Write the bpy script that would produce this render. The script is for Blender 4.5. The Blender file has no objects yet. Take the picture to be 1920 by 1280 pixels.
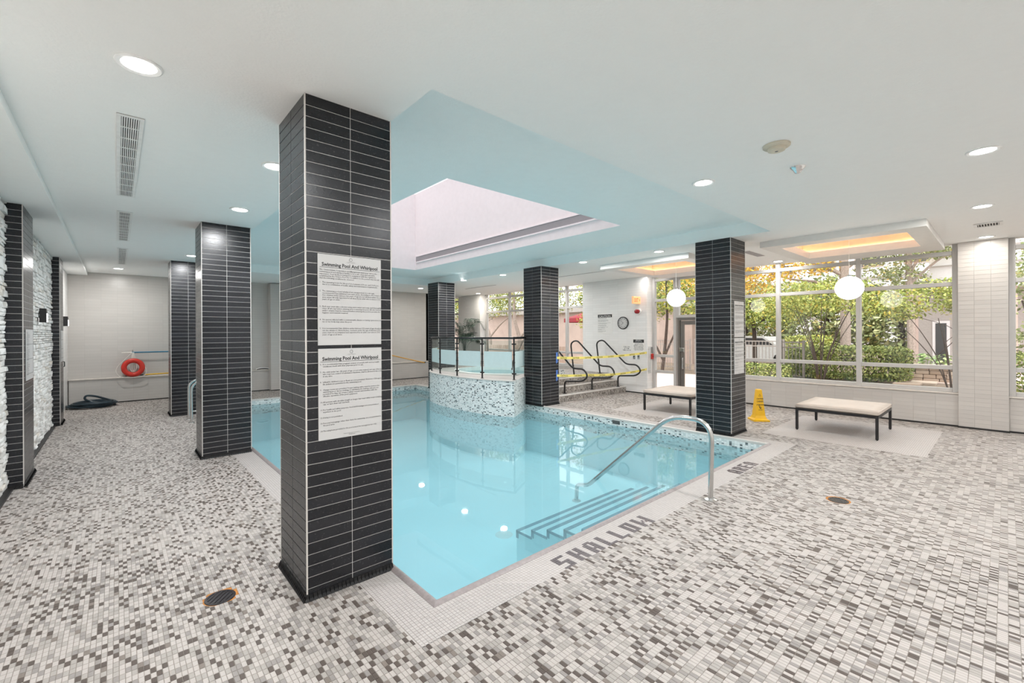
import bpy, math, random
import numpy as np
from mathutils import Vector, Matrix
R = math.radians
rng = random.Random(7)
SC = bpy.context.scene
COL = SC.collection

# ------------------------------------------------------------------ camera
YAW, ROLL, F_PX, HOR = R(41.76), R(0.295), 828.5, 623.6
cam_d = bpy.data.cameras.new('camera')
cam_d.sensor_width = 36.0
cam_d.lens = F_PX / 1920 * 36
cam_d.shift_y = (HOR - 640) / 1920
cam_d.clip_start = 0.05
cam_d.clip_end = 300
cam = bpy.data.objects.new('camera', cam_d)
COL.objects.link(cam)
cam.matrix_world = Matrix.Translation((0, 0, 1.64)) @ Matrix.Rotation(-YAW, 4, 'Z') @ Matrix.Rotation(R(90), 4, 'X') @ Matrix.Rotation(-ROLL, 4, 'Z')
SC.camera = cam

# ------------------------------------------------------------------ world, sun, exposure
w = bpy.data.worlds.new('overcast_sky')
SC.world = w
w.use_nodes = True
bg = w.node_tree.nodes['Background']
bg.inputs[0].default_value = (0.97, 0.98, 1.0, 1)
bg.inputs[1].default_value = 2.05
sun_d = bpy.data.lights.new('sun', 'SUN')
sun_d.energy = 2.4
sun_d.angle = R(40)
sun_d.color = (1, 0.95, 0.88)
sun = bpy.data.objects.new('sun', sun_d)
COL.objects.link(sun)
sun.rotation_euler = Vector((0.30, 0.12, -0.95)).to_track_quat('-Z', 'Y').to_euler()
SC.view_settings.view_transform = 'Standard'
SC.view_settings.look = 'None'
SC.view_settings.exposure = 0.50
SC.view_settings.gamma = 1.0
SC.view_settings.use_curve_mapping = False
SC.cycles.use_denoising = True
SC.cycles.max_bounces = 7
SC.cycles.adaptive_threshold = 0.02
SC.cycles.diffuse_bounces = 6
SC.cycles.glossy_bounces = 4
SC.cycles.transparent_max_bounces = 16
SC.cycles.sample_clamp_indirect = 6.0
SC.cycles.caustics_reflective = False
SC.cycles.caustics_refractive = False
LAMP_W = 25.0

# ------------------------------------------------------------------ dimensions
H = 3.12                    # main ceiling
ZW = -0.13                  # pool water
PX0, PX1, PY0, PY1 = 1.45, 7.05, 2.33, 12.5     # pool
CW = 0.564                  # column width
XR = 10.75                  # glazing line
XE = 10.45                  # face of the exit wall
YB = 14.45                  # back wall

# ------------------------------------------------------------------ materials
class NT:
    def __init__(s, m):
        s.t = m.node_tree
    def n(s, typ, **kw):
        o = s.t.nodes.new(typ)
        for k, v in kw.items():
            setattr(o, k, v)
        return o
    def l(s, a, b):
        s.t.links.new(a, b)
    def val(s, x, sock):
        if isinstance(x, (int, float)):
            sock.default_value = x
        elif isinstance(x, tuple):
            sock.default_value = x
        else:
            s.l(x, sock)
    def m(s, op, a, b=None, c=None):
        o = s.n('ShaderNodeMath', operation=op)
        s.val(a, o.inputs[0])
        if b is not None:
            s.val(b, o.inputs[1])
        if c is not None:
            s.val(c, o.inputs[2])
        return o.outputs[0]
    def mix(s, f, a, b):
        o = s.n('ShaderNodeMix', data_type='RGBA')
        s.val(f, o.inputs[0])
        s.val(a, o.inputs[6])
        s.val(b, o.inputs[7])
        return o.outputs[2]
    def comb(s, x, y, z=0.0):
        o = s.n('ShaderNodeCombineXYZ')
        s.val(x, o.inputs[0]); s.val(y, o.inputs[1]); s.val(z, o.inputs[2])
        return o.outputs[0]
    def ramp(s, f, stops, const=False):
        o = s.n('ShaderNodeValToRGB')
        if const:
            o.color_ramp.interpolation = 'CONSTANT'
        e = o.color_ramp.elements
        while len(e) < len(stops):
            e.new(0.5)
        for i, (p, c) in enumerate(stops):
            e[i].position = p
            e[i].color = (*c, 1)
        s.l(f, o.inputs[0])
        return o.outputs[0]
    def rect(s, x, y, x0, x1, y0, y1):
        a = s.m('GREATER_THAN', x, x0); b = s.m('LESS_THAN', x, x1)
        c = s.m('GREATER_THAN', y, y0); d = s.m('LESS_THAN', y, y1)
        return s.m('MULTIPLY', s.m('MULTIPLY', a, b), s.m('MULTIPLY', c, d))

def c4(c):
    return (c[0], c[1], c[2], 1.0)

def base_mat(name, rough=0.5, metal=0.0, spec=0.5):
    m = bpy.data.materials.new(name)
    m.use_nodes = True
    b = m.node_tree.nodes['Principled BSDF']
    b.inputs['Roughness'].default_value = rough
    b.inputs['Metallic'].default_value = metal
    b.inputs['Specular IOR Level'].default_value = spec
    return m, b, NT(m)

def mat(name, col, rough=0.5, metal=0.0, spec=0.5, var=0.06, scale=12.0, bump=0.0, bscale=120.0, detail=3.0):
    """plain surface with a little noise in its colour and, on request, fine relief"""
    m, b, t = base_mat(name, rough, metal, spec)
    co = t.n('ShaderNodeTexCoord').outputs['Object']
    nz = t.n('ShaderNodeTexNoise')
    nz.inputs['Scale'].default_value = scale
    nz.inputs['Detail'].default_value = detail
    t.l(co, nz.inputs['Vector'])
    lo = tuple(max(0, c * (1 - var)) for c in col)
    hi = tuple(min(1, c * (1 + var)) for c in col)
    t.l(t.ramp(nz.outputs['Fac'], [(0.3, lo), (0.7, hi)]), b.inputs['Base Color'])
    if bump:
        n2 = t.n('ShaderNodeTexNoise')
        n2.inputs['Scale'].default_value = bscale
        n2.inputs['Detail'].default_value = 4
        t.l(co, n2.inputs['Vector'])
        bp = t.n('ShaderNodeBump')
        bp.inputs['Strength'].default_value = bump
        bp.inputs['Distance'].default_value = 0.01
        t.l(n2.outputs['Fac'], bp.inputs['Height'])
        t.l(bp.outputs[0], b.inputs['Normal'])
    return m

def emit_mat(name, col, s):
    m, b, t = base_mat(name, 0.4)
    b.inputs['Base Color'].default_value = c4(col)
    b.inputs['Emission Color'].default_value = c4(col)
    b.inputs['Emission Strength'].default_value = s
    return m

def island_mat(name, stops, rough=0.6, spec=0.3, transl=0.0):
    """colour drawn at random for each separate piece of the mesh"""
    m, b, t = base_mat(name, rough, 0, spec)
    g = t.n('ShaderNodeNewGeometry')
    t.l(t.ramp(g.outputs['Random Per Island'], stops), b.inputs['Base Color'])
    return m

def object_mat(name, stops, rough=0.5, spec=0.5, bump=0.0, bscale=60, rvar=0.0):
    """colour drawn at random for each object (single tiles, stones)"""
    m, b, t = base_mat(name, rough, 0, spec)
    oi = t.n('ShaderNodeObjectInfo')
    g = t.n('ShaderNodeNewGeometry')
    f = t.m('FRACT', t.m('ADD', oi.outputs['Random'], g.outputs['Random Per Island']))
    t.l(t.ramp(f, stops), b.inputs['Base Color'])
    co = g.outputs['Position']
    if bump or rvar:
        n2 = t.n('ShaderNodeTexNoise')
        n2.inputs['Scale'].default_value = bscale
        n2.inputs['Detail'].default_value = 4
        t.l(co, n2.inputs['Vector'])
        if bump:
            bp = t.n('ShaderNodeBump')
            bp.inputs['Strength'].default_value = bump
            bp.inputs['Distance'].default_value = 0.006
            t.l(n2.outputs['Fac'], bp.inputs['Height'])
            t.l(bp.outputs[0], b.inputs['Normal'])
        if rvar:
            t.l(t.m('MULTIPLY_ADD', n2.outputs['Fac'], rvar, rough - rvar / 2), b.inputs['Roughness'])
    return m

DARK = (0.097, 0.078, 0.068)
MIDG = (0.271, 0.249, 0.235)
LITE = (0.354, 0.327, 0.303)
CREAM = (0.450, 0.412, 0.388)
WHITE_T = (0.488, 0.453, 0.437)
GX, GY, GW = 0.0226, 0.0425, 0.0231

def floor_material(plain=False):
    m, b, t = base_mat('mosaic_floor', 0.55, 0, 0.22)
    g = t.n('ShaderNodeNewGeometry')
    sp = t.n('ShaderNodeSeparateXYZ')
    t.l(g.outputs['Position'], sp.inputs[0])
    x, y = sp.outputs[0], sp.outputs[1]
    # patterned field
    u, v = t.m('DIVIDE', x, GX), t.m('DIVIDE', y, GY)
    fu, fv = t.m('FLOOR', u), t.m('FLOOR', v)
    wn = t.n('ShaderNodeTexWhiteNoise', noise_dimensions='2D')
    t.l(t.comb(fu, fv), wn.inputs['Vector'])
    par = t.m('MODULO', t.m('ABSOLUTE', t.m('ADD', fu, fv)), 2.0)
    wn3 = t.n('ShaderNodeTexWhiteNoise', noise_dimensions='2D')
    t.l(t.comb(t.m('ADD', fu, 517.0), fv), wn3.inputs['Vector'])
    dk = t.m('LESS_THAN', wn3.outputs['Value'], t.m('MULTIPLY_ADD', par, -0.27, 0.33))
    lt = t.ramp(wn.outputs['Value'], [(0, MIDG), (0.17, LITE), (0.47, CREAM)], True)
    dc = t.ramp(wn.outputs['Value'], [(0, DARK), (0.8, (0.20, 0.17, 0.15))], True)
    pat = t.mix(dk, lt, dc)
    def edge(a, wd):
        fr = t.m('FRACT', a)
        d = t.m('MINIMUM', fr, t.m('SUBTRACT', 1.0, fr))
        return t.m('LESS_THAN', d, wd)
    gp = t.m('MAXIMUM', edge(u, 0.0011 / GX), edge(v, 0.0011 / GY))
    # plain white field: borders of the pool and squares under the benches
    uw, vw = t.m('DIVIDE', x, GW), t.m('DIVIDE', y, GW)
    wn2 = t.n('ShaderNodeTexWhiteNoise', noise_dimensions='2D')
    t.l(t.comb(t.m('FLOOR', uw), t.m('FLOOR', vw)), wn2.inputs['Vector'])
    wcol = t.ramp(wn2.outputs['Value'], [(0, tuple(c * 0.96 for c in WHITE_T)), (1, tuple(min(1, c * 1.05) for c in WHITE_T))])
    gw = t.m('MAXIMUM', edge(uw, 0.0012 / GW), edge(vw, 0.0012 / GW))
    msk = t.rect(x, y, PX0 - 0.283, PX1 + 0.28, PY0 - 0.295, PY1 + 0.12)
    msk = t.m('MAXIMUM', msk, t.rect(x, y, 7.79, 9.99, 0.70, 2.66))
    msk = t.m('MAXIMUM', msk, t.rect(x, y, 7.79, 9.90, 3.68, 5.60))
    col = t.mix(msk, pat, wcol)
    gr = t.m('ADD', t.m('MULTIPLY', gp, t.m('SUBTRACT', 1.0, msk)), t.m('MULTIPLY', gw, msk))
    if not plain:
        col = t.mix(gr, col, (0.27, 0.24, 0.21, 1))
    t.l(col, b.inputs['Base Color'])
    nz = t.n('ShaderNodeTexNoise')
    nz.inputs['Scale'].default_value = 3.0
    t.l(g.outputs['Position'], nz.inputs['Vector'])
    t.l(t.m('MULTIPLY_ADD', nz.outputs['Fac'], 0.14, 0.48), b.inputs['Roughness'])
    return m

def mosaic_material(name, pu, pv, stops, grout, rough=0.3):
    """small wall mosaic laid out on the mesh's own UVs (metres)"""
    m, b, t = base_mat(name, rough, 0, 0.5)
    uvn = t.n('ShaderNodeUVMap')
    sp = t.n('ShaderNodeSeparateXYZ')
    t.l(uvn.outputs[0], sp.inputs[0])
    u, v = t.m('DIVIDE', sp.outputs[0], pu), t.m('DIVIDE', sp.outputs[1], pv)
    wn = t.n('ShaderNodeTexWhiteNoise', noise_dimensions='2D')
    t.l(t.comb(t.m('FLOOR', u), t.m('FLOOR', v)), wn.inputs['Vector'])
    col = t.ramp(wn.outputs['Value'], stops, True)
    def edge(a, wd):
        fr = t.m('FRACT', a)
        return t.m('LESS_THAN', t.m('MINIMUM', fr, t.m('SUBTRACT', 1.0, fr)), wd)
    gr = t.m('MAXIMUM', edge(u, 0.0016 / pu), edge(v, 0.0016 / pv))
    t.l(t.mix(gr, col, c4(grout)), b.inputs['Base Color'])
    bp = t.n('ShaderNodeBump')
    bp.inputs['Strength'].default_value = 0.4
    bp.inputs['Distance'].default_value = 0.003
    bp.invert = True
    t.l(gr, bp.inputs['Height'])
    t.l(bp.outputs[0], b.inputs['Normal'])
    return m

def brick_material(name, axis, col, grout, tw, th, rough=0.3, both=False):
    """stacked (not bonded) wall tiles, joints drawn from world position along AXIS and height"""
    m, b, t = base_mat(name, rough, 0, 0.5)
    g = t.n('ShaderNodeNewGeometry')
    sp = t.n('ShaderNodeSeparateXYZ')
    t.l(g.outputs['Position'], sp.inputs[0])
    a = sp.outputs[axis]
    u, v = t.m('DIVIDE', a, tw), t.m('DIVIDE', sp.outputs[2], th)
    def edge(q, wd):
        fr = t.m('FRACT', q)
        return t.m('LESS_THAN', t.m('MINIMUM', fr, t.m('SUBTRACT', 1.0, fr)), wd)
    gr = t.m('MAXIMUM', edge(u, 0.0016 / tw), edge(v, 0.0018 / th))
    wn = t.n('ShaderNodeTexWhiteNoise', noise_dimensions='2D')
    t.l(t.comb(t.m('FLOOR', u), t.m('FLOOR', v)), wn.inputs['Vector'])
    tc = t.ramp(wn.outputs['Value'], [(0, tuple(c * 0.97 for c in col)), (1, tuple(min(1, c * 1.02) for c in col))])
    t.l(t.mix(gr, tc, c4(grout)), b.inputs['Base Color'])
    bp = t.n('ShaderNodeBump')
    bp.inputs['Strength'].default_value = 0.25
    bp.inputs['Distance'].default_value = 0.003
    bp.invert = True
    t.l(gr, bp.inputs['Height'])
    t.l(bp.outputs[0], b.inputs['Normal'])
    return m

def thin_glass(name, tint=(0.96, 0.98, 0.98), ior=1.45, rough=0.0, boost=1.0):
    m = bpy.data.materials.new(name)
    m.use_nodes = True
    t = NT(m)
    t.t.nodes.clear()
    out = t.n('ShaderNodeOutputMaterial')
    tr = t.n('ShaderNodeBsdfTransparent')
    tr.inputs[0].default_value = c4(tint)
    gl = t.n('ShaderNodeBsdfGlossy')
    gl.inputs['Roughness'].default_value = rough
    fr = t.n('ShaderNodeFresnel')
    gb = t.n('ShaderNodeNewGeometry')
    t.l(t.m('MULTIPLY_ADD', gb.outputs['Backfacing'], 1 / ior - ior, ior), fr.inputs[0])
    mx = t.n('ShaderNodeMixShader')
    f = t.m('MINIMUM', t.m('MULTIPLY', fr.outputs[0], boost), 1.0)
    t.l(f, mx.inputs[0]); t.l(tr.outputs[0], mx.inputs[1]); t.l(gl.outputs[0], mx.inputs[2])
    t.l(mx.outputs[0], out.inputs[0])
    return m

def water_material(milky=0.20):
    m = bpy.data.materials.new('pool_water')
    m.use_nodes = True
    t = NT(m)
    t.t.nodes.clear()
    out = t.n('ShaderNodeOutputMaterial')
    tr = t.n('ShaderNodeBsdfTransparent')
    tr.inputs[0].default_value = (0.73, 0.955, 0.995, 1)
    gl = t.n('ShaderNodeBsdfGlossy')
    gl.inputs['Roughness'].default_value = 0.02
    fr = t.n('ShaderNodeFresnel')
    fr.inputs[0].default_value = 1.33
    g = t.n('ShaderNodeNewGeometry')
    nz = t.n('ShaderNodeTexNoise')
    nz.inputs['Scale'].default_value = 2.5
    nz.inputs['Detail'].default_value = 2
    t.l(g.outputs['Position'], nz.inputs['Vector'])
    bp = t.n('ShaderNodeBump')
    bp.inputs['Strength'].default_value = 0.015
    bp.inputs['Distance'].default_value = 0.05
    t.l(nz.outputs['Fac'], bp.inputs['Height'])
    t.l(bp.outputs[0], gl.inputs['Normal'])
    t.l(bp.outputs[0], fr.inputs['Normal'])
    df = t.n('ShaderNodeBsdfDiffuse')
    df.inputs[0].default_value = (0.46, 0.80, 0.90, 1)
    body = t.n('ShaderNodeMixShader')
    body.inputs[0].default_value = milky
    t.l(tr.outputs[0], body.inputs[1]); t.l(df.outputs[0], body.inputs[2])
    mx = t.n('ShaderNodeMixShader')
    t.l(fr.outputs[0], mx.inputs[0]); t.l(body.outputs[0], mx.inputs[1]); t.l(gl.outputs[0], mx.inputs[2])
    t.l(mx.outputs[0], out.inputs[0])
    return m

M = {}
M['floor'] = floor_material()
M['floor_tile'] = floor_material(True)
M['ceiling'] = mat('ceiling_stucco', (0.95, 0.955, 0.945), 0.85, var=0.01, bump=0.15, bscale=60)
M['recess'] = mat('recess_paint', (0.91, 0.955, 0.955), 0.8, var=0.01, bump=0.15, bscale=60)
M['well'] = mat('well_paint', (0.92, 0.87, 0.88), 0.7, var=0.02)
M['white'] = mat('white_paint', (0.80, 0.79, 0.77), 0.5, var=0.02)
M['frame'] = mat('window_frame_paint', (0.52, 0.505, 0.49), 0.35, var=0.02)
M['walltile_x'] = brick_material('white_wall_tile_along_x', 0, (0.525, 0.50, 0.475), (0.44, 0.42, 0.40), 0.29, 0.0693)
M['walltile_y_lit'] = brick_material('lit_white_wall_tile_along_y', 1, (0.82, 0.81, 0.80), (0.70, 0.69, 0.68), 0.29, 0.0693)  # same white tile, base colour raised in place of stronger lamp light
M['wtile'] = object_mat('single_white_wall_tile', [(0, (0.53, 0.50, 0.475)), (1, (0.575, 0.545, 0.515))], 0.28, 0.5)
M['wgrout'] = mat('white_tile_grout', (0.46, 0.435, 0.41), 0.8)
M['ctile'] = object_mat('charcoal_column_tile', [(0, (0.010, 0.0108, 0.0135)), (0.5, (0.0145, 0.0152, 0.0185)), (1, (0.021, 0.0218, 0.026))], 0.26, 0.45, bump=0.06, bscale=90, rvar=0.10)
M['cgrout'] = mat('pale_grout', (0.70, 0.68, 0.66), 0.8, var=0.03)
M['trim'] = mat('pale_metal_trim', (0.62, 0.59, 0.56), 0.35, var=0.02)
M['cove'] = object_mat('black_cove_tile', [(0, (0.008, 0.008, 0.009)), (1, (0.018, 0.017, 0.017))], 0.55, 0.25)
M['black_base'] = mat('black_baseboard', (0.015, 0.014, 0.014), 0.5)
M['coping'] = mat('taupe_coping_tile', (0.30, 0.262, 0.258), 0.4, var=0.12, scale=40)
M['plaster'] = mat('pool_plaster', (0.77, 0.93, 0.955), 0.6, var=0.02, scale=2)
M['nosing'] = mat('blue_grey_nosing_tile', (0.22, 0.27, 0.33), 0.4)
M['water'] = water_material()
MOS = [(0, (0.045, 0.055, 0.06)), (0.09, (0.20, 0.23, 0.24)), (0.135, (0.62, 0.66, 0.66)), (0.40, (0.78, 0.80, 0.79)), (0.72, (0.88, 0.89, 0.88))]
M['mosaic'] = mosaic_material('pool_wall_mosaic', 0.039, 0.0226, MOS, (0.62, 0.63, 0.61))
MOS2 = [(0, DARK), (0.27, MIDG), (0.50, LITE), (0.75, CREAM)]
M['riser'] = mosaic_material('step_riser_mosaic', 0.0226, 0.039, MOS2, (0.40, 0.37, 0.33), 0.4)
M['steel'] = mat('brushed_stainless', (0.62, 0.62, 0.61), 0.22, 1.0, var=0.03)
M['chrome'] = mat('chrome', (0.8, 0.8, 0.8), 0.08, 1.0, var=0.0)
M['bronze'] = mat('bronze_rail', (0.16, 0.13, 0.11), 0.35, 0.6)
M['black'] = mat('black_painted_metal', (0.012, 0.011, 0.012), 0.35, 0.0, var=0.1)
M['cushion'] = mat('beige_vinyl', (0.54, 0.465, 0.405), 0.5, var=0.05, scale=6, bump=0.05, bscale=30)
M['stone'] = object_mat('white_ledger_stone', [(0, (0.62, 0.61, 0.59)), (0.3, (0.74, 0.74, 0.72)), (0.8, (0.82, 0.82, 0.805)), (1, (0.66, 0.62, 0.56))], 0.8, 0.2, bump=0.6, bscale=40)
M['stone_back'] = mat('stone_joint', (0.20, 0.195, 0.19), 0.9)
M['paper'] = mat('sign_paper', (0.57, 0.565, 0.56), 0.4, var=0.01)
M['board'] = mat('white_sign_board', (0.80, 0.79, 0.77), 0.4, var=0.01)
M['ink'] = mat('black_ink', (0.02, 0.02, 0.022), 0.6)
M['greyink'] = mat('grey_ink', (0.22, 0.22, 0.22), 0.6)
M['skyglass'] = thin_glass('tinted_skylight_glass', (0.46, 0.43, 0.44))
M['glass'] = thin_glass('window_glass', (0.97, 0.98, 0.975))
M['railglass'] = thin_glass('railing_glass', (0.90, 0.95, 0.94))
M['frost'] = mat('frosted_film', (0.60, 0.73, 0.73), 0.5, var=0.02)
M['lens'] = emit_mat('lamp_lens', (1, 0.985, 0.965), 14.0)
M['globe'] = emit_mat('opal_globe', (1, 0.955, 0.87), 4.0)
M['sconce_lens'] = emit_mat('sconce_lens', (0.97, 0.96, 1.0), 4.0)
M['rope_light'] = emit_mat('warm_cove_strip', (1, 0.62, 0.36), 14.0)
M['cove_paint'] = mat('tan_cove_paint', (0.72, 0.56, 0.45), 0.6, var=0.04)
M['exit_box'] = emit_mat('exit_sign_face', (1.0, 0.55, 0.25), 0.25)
M['exit_red'] = emit_mat('exit_letters', (0.95, 0.10, 0.03), 0.8)
M['red'] = mat('red_plastic', (0.55, 0.03, 0.018), 0.3)
M['darkred'] = mat('dark_red_enamel', (0.30, 0.012, 0.018), 0.25)
M['rope'] = mat('white_rope', (0.72, 0.69, 0.64), 0.8)
M['bluepole'] = mat('blue_pole', (0.03, 0.17, 0.28), 0.35)
M['yellow'] = mat('yellow_plastic', (0.80, 0.46, 0.015), 0.4, var=0.04)
M['orangepole'] = mat('orange_yellow_pole', (0.72, 0.36, 0.02), 0.4)
M['tape'] = mat('yellow_caution_tape', (0.83, 0.72, 0.18), 0.45, var=0.04)
M['bluetape'] = mat('blue_masking_tape', (0.12, 0.26, 0.72), 0.6)
M['hose'] = mat('dark_teal_hose', (0.008, 0.024, 0.036), 0.4, var=0.2)
M['beige_plastic'] = mat('beige_plastic', (0.66, 0.61, 0.50), 0.5)
M['grille'] = mat('grille_white', (0.88, 0.88, 0.87), 0.5)
M['dark_void'] = mat('dark_duct', (0.09, 0.09, 0.09), 0.9)
M['greygrille'] = mat('grey_linear_grille', (0.36, 0.345, 0.36), 0.6, var=0.15, scale=150)
M['rust'] = mat('rust_stain', (0.42, 0.17, 0.035), 0.8, var=0.3, scale=40)
M['drain'] = mat('blackened_drain', (0.03, 0.026, 0.028), 0.35, 0.7, var=0.3)
M['doorframe'] = mat('bronze_door_frame', (0.17, 0.155, 0.14), 0.4, 0.3)
M['ledge'] = mat('pale_stone_ledge', (0.66, 0.61, 0.56), 0.4)
# outdoors
M['bark'] = mat('brown_bark', (0.075, 0.055, 0.045), 0.9, var=0.3, scale=20, bump=0.5, bscale=40)
M['palebark'] = mat('pale_bark', (0.36, 0.29, 0.25), 0.9, var=0.25, scale=20, bump=0.5, bscale=30)
M['leaf_green'] = island_mat('green_leaf', [(0, (0.10, 0.14, 0.035)), (0.5, (0.25, 0.31, 0.07)), (0.82, (0.42, 0.45, 0.11)), (1, (0.62, 0.47, 0.08))])
M['leaf_lime'] = island_mat('lime_leaf', [(0, (0.18, 0.23, 0.05)), (0.5, (0.37, 0.42, 0.10)), (0.88, (0.54, 0.54, 0.17)), (1, (0.66, 0.46, 0.08))])
M['leaf_gold'] = island_mat('golden_leaf', [(0, (0.45, 0.28, 0.03)), (0.5, (0.75, 0.44, 0.05)), (0.8, (0.80, 0.55, 0.10)), (1, (0.46, 0.48, 0.08))])
M['leaf_pale'] = island_mat('pale_leaf', [(0, (0.16, 0.20, 0.08)), (0.6, (0.36, 0.40, 0.17)), (0.95, (0.52, 0.52, 0.28)), (1, (0.70, 0.48, 0.10))])
M['leaf_hedge'] = island_mat('hedge_leaf', [(0, (0.08, 0.12, 0.035)), (0.5, (0.25, 0.30, 0.085)), (1, (0.47, 0.48, 0.17))])
M['leaf_dark'] = island_mat('evergreen_leaf', [(0, (0.05, 0.08, 0.03)), (1, (0.20, 0.26, 0.10))])
M['leaf_palm'] = island_mat('palm_leaf', [(0, (0.006, 0.022, 0.014)), (0.7, (0.018, 0.05, 0.03)), (1, (0.05, 0.14, 0.09))], 0.35, 0.5)
M['hosta'] = island_mat('hosta_leaf', [(0, (0.16, 0.30, 0.08)), (1, (0.45, 0.56, 0.24))])
M['soil'] = mat('garden_soil', (0.20, 0.15, 0.11), 0.95, var=0.3, scale=3)
M['paving'] = mat('pinkish_paving', (0.62, 0.48, 0.43), 0.8, var=0.1, scale=2)
M['fence'] = mat('hazed_iron_fence', (0.42, 0.37, 0.345), 0.5)  # iron lightened: the garden haze is put into its base colour
M['gardenstone'] = object_mat('tan_garden_stone', [(0, (0.34, 0.25, 0.19)), (1, (0.55, 0.45, 0.37))], 0.9, 0.2, bump=0.4)
M['bldg_white'] = mat('pale_cladding', (0.80, 0.77, 0.78), 0.6, var=0.03)
M['bldg_grey'] = mat('grey_render', (0.42, 0.38, 0.36), 0.7, var=0.06)
M['bldg_pink'] = mat('pinkish_render', (0.52, 0.40, 0.35), 0.8, var=0.08, scale=2)
M['darkglass'] = mat('dark_far_glass', (0.06, 0.06, 0.065), 0.15)
M['awning'] = mat('dark_red_canvas', (0.36, 0.035, 0.05), 0.8)
M['car'] = mat('white_car_paint', (0.75, 0.75, 0.76), 0.2)
M['timber'] = object_mat('weathered_fence_board', [(0, (0.36, 0.27, 0.22)), (1, (0.50, 0.39, 0.33))], 0.8, 0.2)

# ------------------------------------------------------------------ mesh helpers
class MB:
    def __init__(s):
        s.v, s.f, s.uv = [], [], None
    def quad(s, a, b, c, d):
        i = len(s.v); s.v += [a, b, c, d]; s.f.append((i, i + 1, i + 2, i + 3)); return s
    def poly(s, pts):
        i = len(s.v); s.v += list(pts); s.f.append(tuple(range(i, i + len(pts)))); return s
    def box(s, x0, y0, z0, x1, y1, z1):
        i = len(s.v)
        s.v += [(x0, y0, z0), (x1, y0, z0), (x1, y1, z0), (x0, y1, z0), (x0, y0, z1), (x1, y0, z1), (x1, y1, z1), (x0, y1, z1)]
        s.f += [tuple(i + k for k in q) for q in ((0, 3, 2, 1), (4, 5, 6, 7), (0, 1, 5, 4), (1, 2, 6, 5), (2, 3, 7, 6), (3, 0, 4, 7))]
        return s
    def cbox(s, x0, y0, z0, x1, y1, z1, c):
        """box with chamfered edges all round"""
        pts = []
        for X, sx in ((x0, 1), (x1, -1)):
            for Y, sy in ((y0, 1), (y1, -1)):
                for Z, sz in ((z0, 1), (z1, -1)):
                    pts += [(X, Y + sy * c, Z + sz * c), (X + sx * c, Y, Z + sz * c), (X + sx * c, Y + sy * c, Z)]
        i = len(s.v); s.v += pts
        def idx(a, b, d, k): return i + (a * 4 + b * 2 + d) * 3 + k
        for a in (0, 1): s.f.append((idx(a, 0, 0, 0), idx(a, 1, 0, 0), idx(a, 1, 1, 0), idx(a, 0, 1, 0)))
        for b in (0, 1): s.f.append((idx(0, b, 0, 1), idx(1, b, 0, 1), idx(1, b, 1, 1), idx(0, b, 1, 1)))
        for d in (0, 1): s.f.append((idx(0, 0, d, 2), idx(1, 0, d, 2), idx(1, 1, d, 2), idx(0, 1, d, 2)))
        for a in (0, 1):
            for b in (0, 1): s.f.append((idx(a, b, 0, 0), idx(a, b, 1, 0), idx(a, b, 1, 1), idx(a, b, 0, 1)))
            for d in (0, 1): s.f.append((idx(a, 0, d, 0), idx(a, 1, d, 0), idx(a, 1, d, 2), idx(a, 0, d, 2)))
        for b in (0, 1):
            for d in (0, 1): s.f.append((idx(0, b, d, 1), idx(1, b, d, 1), idx(1, b, d, 2), idx(0, b, d, 2)))
        for a in (0, 1):
            for b in (0, 1):
                for d in (0, 1): s.f.append((idx(a, b, d, 0), idx(a, b, d, 1), idx(a, b, d, 2)))
        return s
    def prism(s, poly, z0, z1):
        n = len(poly); i = len(s.v)
        s.v += [(x, y, z0) for x, y in poly] + [(x, y, z1) for x, y in poly]
        s.f.append(tuple(i + k for k in reversed(range(n))))
        s.f.append(tuple(i + n + k for k in range(n)))
        for k in range(n):
            j = (k + 1) % n
            s.f.append((i + k, i + j, i + n + j, i + n + k))
        return s
    def lathe(s, prof, n=24, c=(0, 0, 0), ax='Z'):
        i = len(s.v); m = len(prof)
        for k in range(n):
            a = 2 * math.pi * k / n
            for r, z in prof:
                p = (r * math.cos(a), r * math.sin(a), z)
                if ax == 'X': p = (p[2], p[0], p[1])
                elif ax == '-X': p = (-p[2], -p[0], p[1])
                elif ax == 'Y': p = (p[0], p[2], p[1])
                s.v.append((p[0] + c[0], p[1] + c[1], p[2] + c[2]))
        for k in range(n):
            j = (k + 1) % n
            for q in range(m - 1):
                s.f.append((i + k * m + q, i + j * m + q, i + j * m + q + 1, i + k * m + q + 1))
        return s
    def tube(s, pts, r, n=10, closed=False):
        P = [Vector(p) for p in pts]
        L = len(P)
        rr = r if isinstance(r, (list, tuple)) else [r] * L
        T = []
        for k in range(L):
            if closed: d = P[(k + 1) % L] - P[k - 1]
            else: d = P[min(k + 1, L - 1)] - P[max(k - 1, 0)]
            T.append(d.normalized() if d.length > 1e-9 else Vector((0, 0, 1)))
        ref = Vector((0, 0, 1)) if abs(T[0].z) < 0.9 else Vector((1, 0, 0))
        N = (ref - T[0] * ref.dot(T[0])).normalized()
        i = len(s.v)
        for k in range(L):
            N = (N - T[k] * N.dot(T[k]))
            N = N.normalized() if N.length > 1e-6 else T[k].orthogonal().normalized()
            B = T[k].cross(N)
            for q in range(n):
                a = 2 * math.pi * q / n
                s.v.append(tuple(P[k] + (N * math.cos(a) + B * math.sin(a)) * rr[k]))
        for k in range(L if closed else L - 1):
            k2 = (k + 1) % L
            for q in range(n):
                q2 = (q + 1) % n
                s.f.append((i + k * n + q, i + k * n + q2, i + k2 * n + q2, i + k2 * n + q))
        if not closed:
            s.f.append(tuple(i + q for q in reversed(range(n))))
            s.f.append(tuple(i + (L - 1) * n + q for q in range(n)))
        return s
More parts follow.
